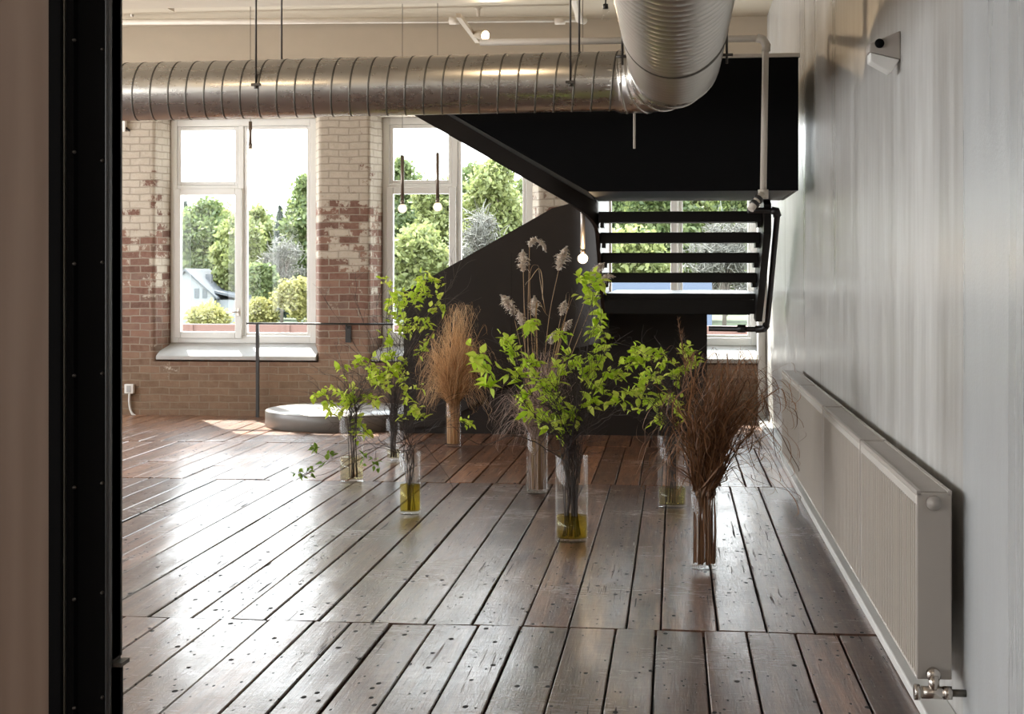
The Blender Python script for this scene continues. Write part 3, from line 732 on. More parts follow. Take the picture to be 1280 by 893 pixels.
# pendants
def pendant(px, Y, y0, y1, tw, lab, mat, bulbm, bulb=True, br_=None):
    s = SC(px,Y); top = P(px,y0,Y); bot = P(px,y1,Y); r_ = tw/2/s
    rt = thing('pendant_lamp', (top.x,Y,ZC), lab, 'pendant light')
    m = MB(); m.tube([top,(top.x,Y,ZC+.01)], .0028, 6); m.build('cord', M['rod'], rt)
    m = MB(); m.lathe([(0,0),(r_,0),(r_,bot.z-top.z),(0,bot.z-top.z)], top, 16); m.build('tube', mat, rt)
    m = MB(); sk = 6/s; m.lathe([(0,0),(r_*1.15,0),(r_*1.15,-sk),(0,-sk)], bot, 16); so = m.build('socket', M['socket'], rt)
    R_ = (br_ or 5.6)/s; c = bot - Vector((0,0,sk+R_*.85)); m = MB()
    m.lathe([(R_*math.cos(a), R_*math.sin(a)) for a in [PI/2-1e-3-k*(PI-2e-3)/14 for k in range(15)]], c, 20); m.build('bulb', bulbm, so)
    return c
pendant(313,14.0,152,180,4.2,'pendant lamp before the left window, only its end below the duct',M['socket'],M['bulbd'],br_=4.6)
pendant(503,14.0,194,250,4.4,'left of the two pendant lamps before the middle window',M['socket'],M['bulbd'])
pendant(547,13.8,191,248,4.4,'right of the two pendant lamps before the middle window',M['socket'],M['bulbd'])
bc = pendant(728.5,12.9,240,312,5.6,'lit pendant lamp glowing against the dark stair plate',M['tubew'],M['bulb'],br_=6.3)
q0, q1 = P(793,144,9.9), P(793,186,9.9)
m = MB(); m.tube([q1,(q0.x,9.9,ZC)], .008, 8); tag(m.build('drop_rod', M['pipe']), 'thin pale rod hanging before the black landing panel', 'rod')

# ---------------------------------------------------------------- railing, outlet, sensors
yr = YB-.14
rt = thing('hand_rail', P(322,523,yr), 'thin black metal rail on a single post below the left window', 'railing')
m = MB(); m.tube([P(308,404.5,yr),P(492,405.5,yr)], .011, 8); m.build('rail', M['iron'], rt)
m = MB(); q = P(322,404,yr); m.box(q.x-.016,yr-.016,0,q.x+.016,yr+.016,q.z); m.build('post', M['iron'], rt)
m = MB(); q = P(432,405,yr); m.box(q.x-.03,YB-.02,q.z-.2,q.x+.03,YB,q.z-.02); m.tube([(q.x,yr,q.z),(q.x,YB-.01,q.z-.05)], .009, 8); m.build('wall_plate', M['iron'], rt)
ob = P(163,486,YB); rt = thing('outlet_box', ob, 'grey metal outlet box with conduit low on the brick wall', 'outlet')
m = MB(); m.box(ob.x-.05,YB-.05,ob.z-.05,ob.x+.05,YB,ob.z+.05); m.build('box', M['white'], rt, bevel=.006)
m = MB(); m.box(ob.x-.022,YB-.056,ob.z-.035,ob.x+.022,YB-.05,ob.z+.035); m.build('socket_plate', M['sill'], rt)
m = MB(); cz = P(250,524,YB-.03).z
m.tube(crom([(ob.x,YB-.03,ob.z-.05),(ob.x,YB-.03,cz+.16),(ob.x+.03,YB-.03,cz+.05),(ob.x+.14,YB-.03,cz+.005),(ob.x+.3,YB-.03,cz)],6)+[(P(372,524,YB).x,YB-.03,cz)], .012, 10); m.build('conduit', M['white'], rt)
ob = P(152,158,YB); rt = thing('junction_box', ob, 'small white box high on the whitewashed brick beside the jamb', 'box')
m = MB(); m.box(ob.x-.07,YB-.06,ob.z-.06,ob.x+.06,YB+.01,ob.z+.06); m.build('box', M['white'], rt, bevel=.006)
m = MB(); m.tube([(ob.x+.06,YB-.03,ob.z-.02),(ob.x+.10,YB-.03,ob.z-.05)], .012, 8); m.build('plug', M['iron'], rt)
# motion sensor on the right wall
ys_ = 6.55
def RW(px, py):                                   # point on the right wall
    d = ray(px,py); t = XR/d.x; return Vector((XR, d.y*t, H+d.z*t))
c = RW(1116,62); rt = thing('wall_sensor', c, 'small pale wedge-shaped camera sensor high on the grey right wall', 'sensor')
t_, b_, bb = RW(1126,38), RW(1122,76), RW(1110,84)
w_ = .16
m = MB()
y0 = RW(1126,60).y
k0 = Vector((XR,y0,t_.z)); k1 = Vector((XR,y0,RW(1126,74).z))
pa = [Vector((XR,y0,k0.z)), Vector((XR,y0,k1.z)), Vector((XR-.125,y0+.02,k1.z+.035)), Vector((XR-.125,y0+.02,k1.z+.07))]
m.prism(pa, (0,.10,0)); m.build('housing', M['radend'], rt, bevel=.006)
m = MB(); m.prism([Vector((XR-.005,y0-.002,k1.z-.002)),Vector((XR-.04,y0,k1.z-.055)),Vector((XR-.122,y0+.015,k1.z-.005)),Vector((XR-.122,y0+.018,k1.z+.033))], (0,.10,0)); m.build('lower_cover', M['white'], rt, bevel=.004)
m = MB(); m.lathe([(0,-.012),(.018,-.010),(.020,0),(0,0)], (XR-.085,y0+.008,k1.z+.068), 18, 'y'); m.build('lens', M['black'], rt)

# ---------------------------------------------------------------- radiators
XF = .775; XBk = .885
def yx(px):                                        # depth where the front plane X = XF falls at px
    d = ray(px, HY); return d.y*XF/d.x
cuts = [yx(1147), yx(1075), yx(1028), yx(998), yx(977)]
ZR0, ZR1 = .195, .797
labs = ['ribbed white panel radiator nearest the viewer, valve at its end','second ribbed panel radiator counting from the near end','third ribbed panel radiator counting from the near end','farthest ribbed panel radiator, partly behind the brown grass']
for i in range(4):
    y0, y1 = cuts[i]+.016, cuts[i+1]-.016
    rt = thing('panel_radiator', ((XF+XBk)/2,y0,0), labs[i], 'radiator', 'radiators along the grey wall')
    m = MB(); pr = []; pitch = .042; k = int((y1-y0-.06)/pitch); pitch = (y1-y0-.06)/k
    poly = [(XF+.02,y0+.012),(XF,y0+.016)]
    for q in range(k):
        yy = y0+.03+q*pitch
        poly += [(XF,yy),(XF+.022,yy+pitch*.16),(XF+.022,yy+pitch*.46),(XF,yy+pitch*.62)]
    poly += [(XF,y1-.016),(XF+.02,y1-.012),(XF+.03,y1-.012),(XF+.03,y0+.012)]
    m.prism([(x,y,ZR0+.01) for x,y in poly], (0,0,ZR1-ZR0-.055)); m.build('front_panel', M['rad'], rt)
    m = MB(); m.box(XF-.001,y0+.012,ZR1-.045,XF+.03,y1-.012,ZR1-.012); m.box(XF-.002,y0+.012,ZR0,XF+.03,y1-.012,ZR0+.012); m.build('edge_rail', M['radlip'], rt, bevel=.006)
    m = MB(); m.box(XBk-.025,y0+.015,ZR0+.01,XBk-.005,y1-.015,ZR1-.03); m.build('back_panel', M['rad'], rt)
    m = MB(); m.box(XF,y0,ZR1-.010,XF+.012,y1,ZR1+.004); m.box(XBk-.012,y0,ZR1-.010,XBk,y1,ZR1+.004)
    q = y0+.02
    while q < y1-.02: m.box(XF+.012,q,ZR1-.009,XBk-.012,q+.011,ZR1); q += .016
    m.build('top_grille', M['radend'], rt)
    for yy in (y0, y1-.012):
        m = MB(); m.box(XF,yy,ZR0,XBk,yy+.012,ZR1-.002); m.build('side_panel', M['radend'], rt, bevel=.004)
    for yy in (y0+.25, y1-.25):
        m = MB(); m.box(XBk-.006,yy,ZR0+.2,XR,yy+.04,ZR1-.1); m.build('wall_bracket', M['radend'], rt)
    if i == 0:
        m = MB(); c = Vector(((XF+XBk)/2-.002,y0,ZR1-.035)); m.lathe([(0,-.022),(.012,-.022),(.013,-.014),(.022,-.014),(.024,0),(0,0)], c, 20, 'y'); m.build('vent_plug', M['radend'], rt)
        c = Vector(((XF+XBk)/2-.004,y0-.012,ZR0+.018))
        m = MB(); m.lathe([(0,-.016),(.02,-.016),(.023,-.004),(.023,.012),(0,.012)], c, 18, 'y')
        m.tube([c+Vector((0,-.005,0)),c+Vector((0,-.005,-.05))], .017, 12); m.tube([c+Vector((-.04,-.005,-.055)),c+Vector((.04,-.005,-.055))], .02, 12)
        m.tube([c+Vector((-.045,-.005,-.055)),c+Vector((-.062,-.005,-.055))], .025, 12)
        m.tube([c+Vector((.03,-.005,-.055)),c+Vector((.055,-.005,-.055))], .024, 6); m.build('valve', M['chrome'], rt)
        m = MB(); m.tube([c+Vector((.05,-.005,-.055)),(XR,c.y-.005,c.z-.055)], .012, 10); m.build('valve_tail', M['seam'], rt)

# ---------------------------------------------------------------- steel door jamb and wood panel on the left
YJ = 2.6
def XJ(px): return P(px,400,YJ).x
jt = thing('steel_door_jamb', (XJ(110),YJ,0), 'tall black steel door jamb at the left edge of the view', 'door jamb')
m = MB(); m.box(XJ(63),YJ-.01,0,XJ(79),YJ+.06,3.6); m.build('outer_flange', M['black'], jt, bevel=.002)
m = MB(); m.box(XJ(79),YJ+.004,0,XJ(91),YJ+.05,3.6); m.build('channel_web', M['black'], jt)
m = MB(); m.box(XJ(91),YJ+.02,0,XJ(131),YJ+.06,3.6); m.build('face_plate', M['black'], jt, bevel=.002)
m = MB(); m.box(XJ(131),YJ,0,XJ(136),YJ+.06,3.6); m.build('stop_bead', M['iron'], jt, bevel=.002)
m = MB(); m.box(XJ(136),YJ+.012,P(140,832,YJ).z,P(147,400,YJ+.07).x,YJ+.07,3.6); m.build('brush_seal', M['iron'], jt, bevel=.004)
m = MB(); m.box(XJ(80),YJ-.003,0,XJ(81.5),YJ+.01,3.6); m.build('edge_bead', M['seam'], jt)
m = MB(); m.box(XJ(136),YJ+.012,0,P(150.5,400,YJ+.07).x,YJ+.07,P(140,838,YJ).z); m.build('lower_post', M['black'], jt)
m = MB(); m.box(XJ(134),YJ+.02,P(140,838,YJ).z,P(162,400,YJ+.06).x,YJ+.06,P(140,833,YJ).z); m.build('catch_plate', M['rod'], jt)
for px, pys in ((92,(50,190,330,470,610,750,886)),(123,(60,200,328,468,606,744,876))):
    for py in pys:
        q = P(px,py,YJ); m = MB(); m.lathe([(0,.0),(.0025,0),(.0035,.005)], (q.x,YJ+.015 if px > 100 else YJ-.001,q.z), 8, 'y'); m.build('bolt', M['rod'], jt)
m = MB(); m.box(-1.75,YJ+.005,0,XJ(63),YJ+.045,3.6); tag(m.build('wood_panel', M['panel']), 'tall walnut-brown wood panel at far left beside black steel jamb', 'panel')

# ---------------------------------------------------------------- vases and plants
def leaf_mesh(mb, base, d, L, W, rr, droop=.12):
    d = d.normalized(); up = Vector((rr.gauss(0,.5),rr.gauss(0,.5),1)); sd = d.cross(up)
    if sd.length < .1: sd = d.orthogonal()
    sd.normalize(); nn = sd.cross(d).normalized()
    pts = []
    prof = ((0,.04),(.22,.8),(.45,1.0),(.72,.62),(1.0,0.02))
    for t, w in prof:
        c = base + d*(L*t) - Vector((0,0,1))*(droop*L*t*t) 
        f = nn*(W*w*.22)
        pts += [c - sd*W*w*.5 + f, c, c + sd*W*w*.5 + f]
    fs = []
    for i in range(4):
        a = i*3; fs += [(a,a+1,a+4,a+3),(a+1,a+2,a+5,a+4)]
    sm = mb.smooth; mb.smooth = True; mb.add(pts, fs); mb.smooth = sm
def vase(px, base, rim, w, lab, water=None, wm=None):
    yb = base - w*.075
    g = G(px, yb); Y = g.y; s = SC(px,Y); r_ = w/2/s; h = (base-w*.07-rim)/s * 1.0
    rt = thing('glass_vase', (g.x,Y,.004), lab, 'vase', 'glass cylinder vases on the floor')
    m = MB(); th = .005
    m.lathe([(0,0),(r_-.006,0),(r_,.006),(r_,h-.003),(r_-th/2,h),(r_-th,h-.003),(r_-th,.018),(0,.018)], (g.x,Y,.004), 40)
    m.build('glass_body', M['glass'], rt)
    if water:
        hw = (base-w*.07-water)/s
        m = MB(); m.lathe([(0,.024),(r_-th-.001,.024),(r_-th-.001,hw),(0,hw)], (g.x,Y,.004), 32)
        m.build('water', wm, rt)
    return dict(x=g.x, Y=Y, r=r_-th-.004, h=h, px=px, s=s, rim=rim)
VA = vase(439.5,605,521,31,'clear glass vase with greenish water in front of the round step',572,M['water_c'])
VB = vase(491.5,577.5,524,18,'slim glass vase with tall leafy branches beside the round step',563,M['water_c'])
VC = vase(512.5,645.5,566,27.5,'glass vase with yellow-green water and thin bare twigs',607,M['water_y'])
VD = vase(566.5,560.5,504,20,'farthest glass vase packed with tan dried grass')
VE = vase(671.5,619.5,541,27,'glass vase holding the tall pampas reeds and mauve stems')
VF = vase(714.5,680.5,571,41,'largest glass vase with amber water and bright green branches',646,M['water_y'])
VG = vase(840,637.5,545,36,'glass vase with pale greenish water half behind brown grass',611,M['water_g'])
VH = vase(880,714.5,613,34,'nearest glass vase packed with brown dried grass')
def branch(V, wp, clusters, lab, r0=.0045, group=None, seed=0, dY=0, leafL=.064, lm='leaf', bm='bark', bare=0, name='leafy_branch', cat='branch', wild=1.0, tuck=False):
    rr = random.Random(seed*101+int(V['px'])+len(wp))
    a = rr.uniform(0,2*PI); q = V['r']*.7*math.sqrt(rr.random())
    tip0 = P(wp[0][0], wp[0][1], V['Y']); dx_ = max(-1,min(1,(tip0.x-V['x'])/.14)); q *= .55
    base = Vector((V['x']-(dx_*.25+rr.uniform(-.55,.55))*V['r'], V['Y']+rr.uniform(-.5,.5)*V['r'], .03))
    rimp = Vector((V['x']+max(-1,min(1,dx_*.6+rr.uniform(-.6,.6)))*V['r']*.85, V['Y']+rr.uniform(-.5,.5)*V['r'], V['h']))
    rimp.x += 0
    if tuck: base = base.lerp(rimp, rr.uniform(.55,.8))
    nW = len(wp); pts = [base, base.lerp(rimp,.55)+Vector((rr.uniform(-.006,.006),0,0)), rimp]
    dy_end = dY if dY else rr.uniform(-.28,.22)
    for i,(x,y) in enumerate(wp):
        pts.append(P(x,y,V['Y']+dy_end*(i+1)/nW))
    path = crom(pts, 7); n = len(path)
    for i in range(10, n-2): path[i] = path[i] + Vector((rr.gauss(0,.004),rr.gauss(0,.004),rr.gauss(0,.003)))*wild
    root = thing(name, base, lab, cat, group)
    wm = MB(); wm.tube(path, [r0*(1-.72*i/(n-1)) for i in range(n)], 6)
    lf = MB()
    def twig(p0, p1, r, k=4):
        mid_ = p0.lerp(p1,.5)+Vector((rr.gauss(0,.02),rr.gauss(0,.02),rr.gauss(.01,.015)))
        pp = crom([p0,mid_,p1],k); wm.tube(pp, [r*(1-.6*i/(len(pp)-1)) for i in range(len(pp))], 4); return pp
    for (cx_,cy_,nl,rad) in clusters:
        yy = V['Y']+dy_end*rr.uniform(.4,1.0); c = P(cx_,cy_,yy); s = SC(cx_,yy); rad_m = rad/s
        # nearest node lower on the branch
        best = min(range(14, n), key=lambda i: (path[i]-c).length + (.6*max(0,path[i].z-c.z)))
        best = max(14, best-3)
        pp = twig(path[best], c, max(.0011, r0*.35))
        left = int(nl*2.4); rad_m *= 1.25
        while left > 0:
            k = min(left, rr.choice((2,3,3,4))); left -= k
            d = Vector((rr.gauss(0,1),rr.gauss(0,1),rr.gauss(.1,.8))).normalized()*rad_m*rr.uniform(.25,1.0)
            e = c + d; st_ = pp[rr.randrange(len(pp)//2,len(pp))]
            tw = twig(st_, e, .0011, 3)
            ax = (tw[-1]-tw[-3]).normalized()
            for z_ in range(k):
                t_ = 1-.55*z_/max(1,k); b_ = tw[min(len(tw)-1,int(t_*(len(tw)-1)))]
                dd = ax*(.9 if z_==0 else .3) + Vector((rr.gauss(0,.8),rr.gauss(0,.6),rr.gauss(.15,.6)))
                L = leafL*rr.uniform(.6,1.15)
                leaf_mesh(lf, b_, dd, L, L*rr.uniform(.52,.66), rr)
    for k in range(bare):
        i = rr.randrange(n//3, n-2); t = (path[i+1]-path[i-1]).normalized()
        d = (t + Vector((rr.gauss(0,.8),rr.gauss(0,.7),rr.gauss(.2,.5)))).normalized()*rr.uniform(.08,.3)
        pp = twig(path[i], path[i]+d, .0021)
        for q_ in range(2):
            j = rr.randrange(2,len(pp)-1); twig(pp[j], pp[j]+(d.normalized()+Vector((rr.gauss(0,.6),rr.gauss(0,.6),rr.gauss(.2,.4))))*rr.uniform(.05,.14), .0014, 2)
    wm.build('stem', M[bm], root)
    if lf.v: lf.build('leaves', M[lm], root)
    return root
gF = 'green branches in the largest vase'; lF = 'bright green leafy branch rising from the largest vase with amber water'
FB = [
 ([(708,540),(690,500),(664,462),(650,448)], [(660,458,9,12),(640,470,8,10),(672,485,8,12)]),
 ([(704,545),(668,520),(650,490),(640,430)], [(655,500,8,12),(637,428,8,9),(634,445,5,7),(664,408,7,9)]),
 ([(716,540),(722,490),(735,430),(742,360)], [(742,352,11,11),(738,375,10,12),(748,395,7,9),(730,345,4,7)]),
 ([(722,540),(745,500),(765,470),(792,440)], [(770,470,9,13),(788,455,9,11),(745,485,8,12)]),
 ([(712,540),(706,500),(700,470),(690,440)], [(700,470,9,14),(690,500,9,13),(715,455,8,11),(700,420,6,10)]),
 ([(720,545),(735,520),(742,480),(745,440)], [(735,465,9,14),(750,450,6,9),(735,500,8,12)]),
 ([(718,550),(760,520),(800,500),(815,470)], [(775,500,7,12),(800,490,6,10)]),
 ([(712,545),(700,520),(678,505),(655,515)], [(680,525,7,11),(662,520,5,8),(700,540,6,10),(712,515,8,12)]),
 ([(716,545),(728,510),(756,440),(782,425)], [(756,430,5,9),(745,415,5,8)]),
]
for i,(wp,cl) in enumerate(FB): branch(VF, wp, cl, lF, .0052, gF, i+1, leafL=.064, bare=4)
branch(VF, [(700,572),(668,553),(640,545),(606,557),(580,545),(562,530)], [(600,552,0,5)], 'long bare drooping branch reaching left from the largest vase', .0045, None, 33, dY=-.1, bare=1, wild=.6, name='bare_branch')
branch(VF, [(700,545),(660,510),(625,480),(602,455)], [(596,447,5,10),(605,462,4,8),(612,485,4,8),(588,432,1,3)], 'branch with large bright leaves reaching left before the tan grass', .0035, None, 35, dY=-.3, leafL=.088, wild=.6)
lG = 'green leafy branch in the vase half behind the brown grass'; gG = 'green branches in the vase behind brown grass'
def extra(V, specs, lab, group, seed, r0=.0028, leafL=.060):
    rr = random.Random(seed)
    for wp, cl in specs:
        for (cx_,cy_,nl,rad) in cl:
            if nl < 5: continue
            x = cx_+rr.uniform(-9,9); y = cy_+rr.uniform(-12,10)
            x0 = V['px']+(x-V['px'])*.25+rr.uniform(-4,4); y0 = V['rim']-(V['rim']-y)*.4
            xm_ = V['px']+(x-V['px'])*.6+rr.uniform(-10,10); ym_ = V['rim']-(V['rim']-y)*.72
            branch(V, [(x0,y0),(xm_,ym_),(x,y)], [(x+rr.uniform(-6,6),y+rr.uniform(-4,6),max(3,nl//3),rad)], lab, r0, group, rr.randrange(9999), leafL=leafL, bare=4, tuck=rr.random()<.7)
extra(VF, FB, lF, gF, 5)
GB = [
 ([(834,520),(815,490),(800,462),(795,440)], [(800,455,9,12),(812,475,8,12),(792,435,5,8)]),
 ([(838,520),(830,480),(828,450),(826,436)], [(828,450,9,12),(838,470,8,12),(815,440,6,8)]),
 ([(842,520),(850,480),(858,450),(862,432)], [(858,440,8,10),(850,465,8,12),(868,455,5,8)]),
 ([(832,530),(812,515),(800,500),(785,492)], [(808,508,8,11),(790,490,6,9),(820,525,6,10)]),
 ([(838,530),(830,510),(840,490),(850,500)], [(838,500,9,14),(852,515,5,9)]),
]
for i,(wp,cl) in enumerate(GB): branch(VG, wp, cl, lG, .004, gG, i+50, leafL=.06, bare=3)
extra(VG, GB, lG, gG, 50)
lA = 'leafy branch in the clear vase in front of the round step'; gA = 'green branches in the vase by the round step'
AB = [
 ([(434,505),(425,498),(412,494),(402,494)], [(402,496,5,8),(410,506,5,7),(394,498,3,6),(425,510,3,8)]),
 ([(438,500),(432,470),(428,455)], [(430,492,9,11),(440,505,8,10),(426,460,3,6)]),
 ([(443,500),(458,475),(470,455),(482,440)], [(462,458,8,12),(474,468,8,12),(446,452,6,8)]),
 ([(445,505),(460,490),(480,470),(500,450)], [(478,482,8,12),(490,462,8,11),(468,500,5,9)]),
 ([(437,505),(440,530),(446,545)], [(446,545,5,8),(452,530,5,8)]),
]
for i,(wp,cl) in enumerate(AB): branch(VA, wp, cl, lA, .004, gA, i+70, leafL=.064, bare=6)
extra(VA, AB, lA, gA, 70)
lB = 'tall leafy branch in the slim vase beside the round step'; gB = 'tall branches in the slim vase'
BB = [
 ([(489,500),(485,450),(484,400),(488,362)], [(488,362,5,8),(492,378,8,10),(484,390,5,8)]),
 ([(492,500),(498,440),(506,400),(520,370)], [(508,382,9,12),(518,372,9,11),(500,398,6,9)]),
 ([(494,495),(505,440),(525,390),(542,350)], [(530,350,8,9),(542,352,7,8),(524,362,7,9),(535,368,5,7)]),
 ([(493,500),(500,460),(512,430),(530,412)], [(505,415,9,11),(518,408,8,10),(532,405,6,9)]),
 ([(490,500),(488,470),(490,445)], [(490,445,8,10),(500,460,8,10),(484,425,5,8)]),
 ([(495,500),(515,460),(540,420),(552,390)], [(548,388,6,9),(538,410,4,8),(528,440,5,8)]),
 ([(492,510),(500,490),(508,478)], [(505,480,6,9),(512,500,6,8),(520,515,4,6)]),
]
for i,(wp,cl) in enumerate(BB): branch(VB, wp, cl, lB, .0045, gB, i+90, leafL=.064, bare=5)
extra(VB, BB, lB, gB, 90)
lBb = 'thin bare twig fanning from the slim vase beside the round step'
for i,wp in enumerate(([(488,490),(470,440),(450,390),(436,356)],[(487,495),(462,460),(430,410),(405,372)],[(489,480),(474,420),(470,370)],[(495,480),(530,410),(560,360),(572,345)],[(494,480),(520,420),(545,380),(568,352)],[(486,500),(455,475),(420,462),(400,466)])):
    branch(VB, wp, [], lBb, .003, 'bare twigs in the slim vase', 120+i, bm='bark' if i<3 else 'bark2', bare=9, name='bare_branch')
lC = 'thin dark twig standing in the vase with yellow-green water'; gC = 'thin twigs in the vase with yellow-green water'
for i,(wp,cl) in enumerate((([(508,545),(503,520),(500,500)],[(505,520,3,6)]),([(514,545),(520,525),(532,512)],[(528,522,5,7),(520,512,3,5)]),([(517,550),(530,540),(546,532)],[]),([(511,550),(509,530),(512,510)],[(516,515,3,6)]),([(506,550),(495,530),(488,515)],[]))):
    branch(VC, wp, cl, lC, .003, gC, 140+i, leafL=.05, bare=6, wild=.7)
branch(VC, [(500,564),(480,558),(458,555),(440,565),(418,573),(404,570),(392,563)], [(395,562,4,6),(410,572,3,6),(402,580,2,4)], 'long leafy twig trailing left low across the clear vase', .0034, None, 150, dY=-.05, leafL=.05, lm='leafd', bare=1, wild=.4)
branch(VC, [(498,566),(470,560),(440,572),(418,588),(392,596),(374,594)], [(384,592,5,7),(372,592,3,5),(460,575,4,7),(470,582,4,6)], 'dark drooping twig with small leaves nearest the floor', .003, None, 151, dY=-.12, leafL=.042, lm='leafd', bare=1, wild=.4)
branch(VC, [(524,551),(545,575),(562,600),(566,614),(558,624),(549,625)], [], 'bare twig arching right and down from yellow-green water vase', .0026, None, 152, dY=-.1, bare=0, wild=.3, name='bare_branch')
branch(VC, [(522,552),(545,535),(572,535),(590,528)], [(580,530,4,6),(590,532,3,5)], 'short twig with few leaves reaching right toward tan grass', .0026, None, 153, leafL=.045, bare=1, wild=.4)
# dried grasses
def blade(mb, pts, w0, rr, n=6):
    pp = crom(pts, n); k = len(pp); vs = []
    sd = Vector((rr.gauss(0,1),rr.gauss(0,.6),0)); sd.normalize()
    for i, p in enumerate(pp):
        t = i/(k-1); w = w0*(1-t)**.6 + w0*.12
        tw = Vector((sd.x*math.cos(t*2)-sd.y*math.sin(t*2), sd.x*math.sin(t*2)+sd.y*math.cos(t*2), 0))
        vs += [p-tw*w/2, p+tw*w/2+Vector((0,0,w*.15))]
    sm = mb.smooth; mb.smooth = True
    mb.add(vs, [(2*i,2*i+1,2*i+3,2*i+2) for i in range(k-1)]); mb.smooth = sm
def bunch(V, n, tipf, mat, name, lab, seed, w=.004, cat='dried grass', curl=.3, rim_spread=.97, dyr=.3, jit=.022, inv=.12):
    rr = random.Random(seed); m = MB()
    for k in range(n):
        a = rr.uniform(0,2*PI); q = V['r']*rr.random()**.38*.97
        b = Vector((V['x']+q*math.cos(a)*.97, V['Y']+q*math.sin(a)*.97, .03))
        rm = Vector((V['x']+q*math.cos(a)*rim_spread, V['Y']+q*math.sin(a)*rim_spread, V['h']*1.0))
        tx, ty, arch = tipf(rr)
        dy = rr.uniform(-dyr,dyr)*.9
        t = P(tx, ty, V['Y']+dy)
        # plant leans the way it stands in the vase
        out = t - rm
        m1 = rm + Vector((out.x*.25, dy*.25, max(.06,abs(out.z)*.42+arch*.5)))
        m2 = rm + Vector((out.x*.68, dy*.7, out.z*.8 + arch))
        j_ = lambda a_: Vector((rr.gauss(0,a_),rr.gauss(0,a_),rr.gauss(0,a_*.6)))
        pts = [b, b.lerp(rm,.5)+j_(.004), rm, m1+j_(jit*.5), m1.lerp(m2,.5)+j_(jit), m2+j_(jit*1.1), t]
        if rr.random() > inv: pts = [rm - Vector((rm.x-V['x'],rm.y-V['Y'],rr.uniform(.02,.2)))*.25] + pts[2:]
        if rr.random() < curl:
            d = (t-m2).normalized(); sg = 1 if out.x > 0 else -1
            e = t + Vector((sg*rr.uniform(.01,.05), rr.uniform(-.03,.03), -rr.uniform(.03,.10))); pts.append(e)
            if rr.random() < .5: pts.append(e + Vector((-sg*rr.uniform(.01,.05),0,-rr.uniform(.0,.05))))
        blade(m, pts, w*rr.uniform(.5,1.2), rr)
    o = m.build(name, M[mat], None, origin=(V['x'],V['Y'],.03)); return tag(o, lab, cat, kind='stuff')
def tipD(rr):
    if rr.random() < .5:
        y = rr.uniform(378,478); x = 576-(y-380)*.09+rr.gauss(0,8+(y-375)*.2); return x, y, rr.uniform(0,.03)
    a = rr.choice((-1,1)); x = 567+a*rr.uniform(18,46); y = 505-rr.uniform(-6,75); return x, y, rr.uniform(.04,.2)
bunch(VD, 1100, tipD, 'grass_t', 'dried_grass', 'bunch of wispy tan dried grass in the farthest vase', 5, .0055, curl=.55)
def tipH(rr):
    u = rr.random()
    if u < .55: return 900+rr.gauss(0,36), rr.uniform(432,545), rr.uniform(0,.04)
    if u < .85: return 905+rr.uniform(20,92), rr.uniform(465,620), rr.uniform(.05,.25)
    return 860-rr.uniform(0,60), rr.uniform(500,610), rr.uniform(.03,.16)
bunch(VH, 470, tipH, 'grass_b', 'dried_grass', 'large bunch of dark brown dried grass in the nearest vase', 6, .0085, curl=.7, jit=.034)
rrp = random.Random(3)
m = MB()
stem_pts = [Vector((VH['x']-.02,VH['Y']+.01,.03)),Vector((VH['x']-.02,VH['Y'],VH['h'])),P(866,540,VH['Y']+.1),P(858,470,VH['Y']+.14),P(848,402,VH['Y']+.15)]
sp = crom(stem_pts,8); m.tube(sp, [.0022]*len(sp), 5)
for k in range(70):
    i = rrp.randrange(len(sp)*3//4, len(sp)); t = (i/len(sp)-.75)*4; L = .11*(1-t*.8)
    d = Vector((rrp.gauss(0,.6),rrp.gauss(0,.6),rrp.uniform(.5,1.3))).normalized()*L*rrp.uniform(.4,1)
    blade(m, [sp[i], sp[i]+d*.5+Vector((0,0,.006)), sp[i]+d], .003, rrp, 3)
tag(m.build('seed_stalk', M['grass_b'], origin=stem_pts[0]), 'tall brown feathery seed stalk rising behind the brown grass', 'dried grass')
def tipE(rr):
    u = rr.random()
    if u < .6: return 683+rr.gauss(0,18), rr.uniform(435,520), rr.uniform(0,.04)
    return 668-rr.uniform(0,55), rr.uniform(490,550), rr.uniform(.02,.14)
bunch(VE, 480, tipE, 'grass_p', 'dried_grass', 'bunch of mauve-tan dried stems around the base of the reeds', 8, .005, curl=.5)
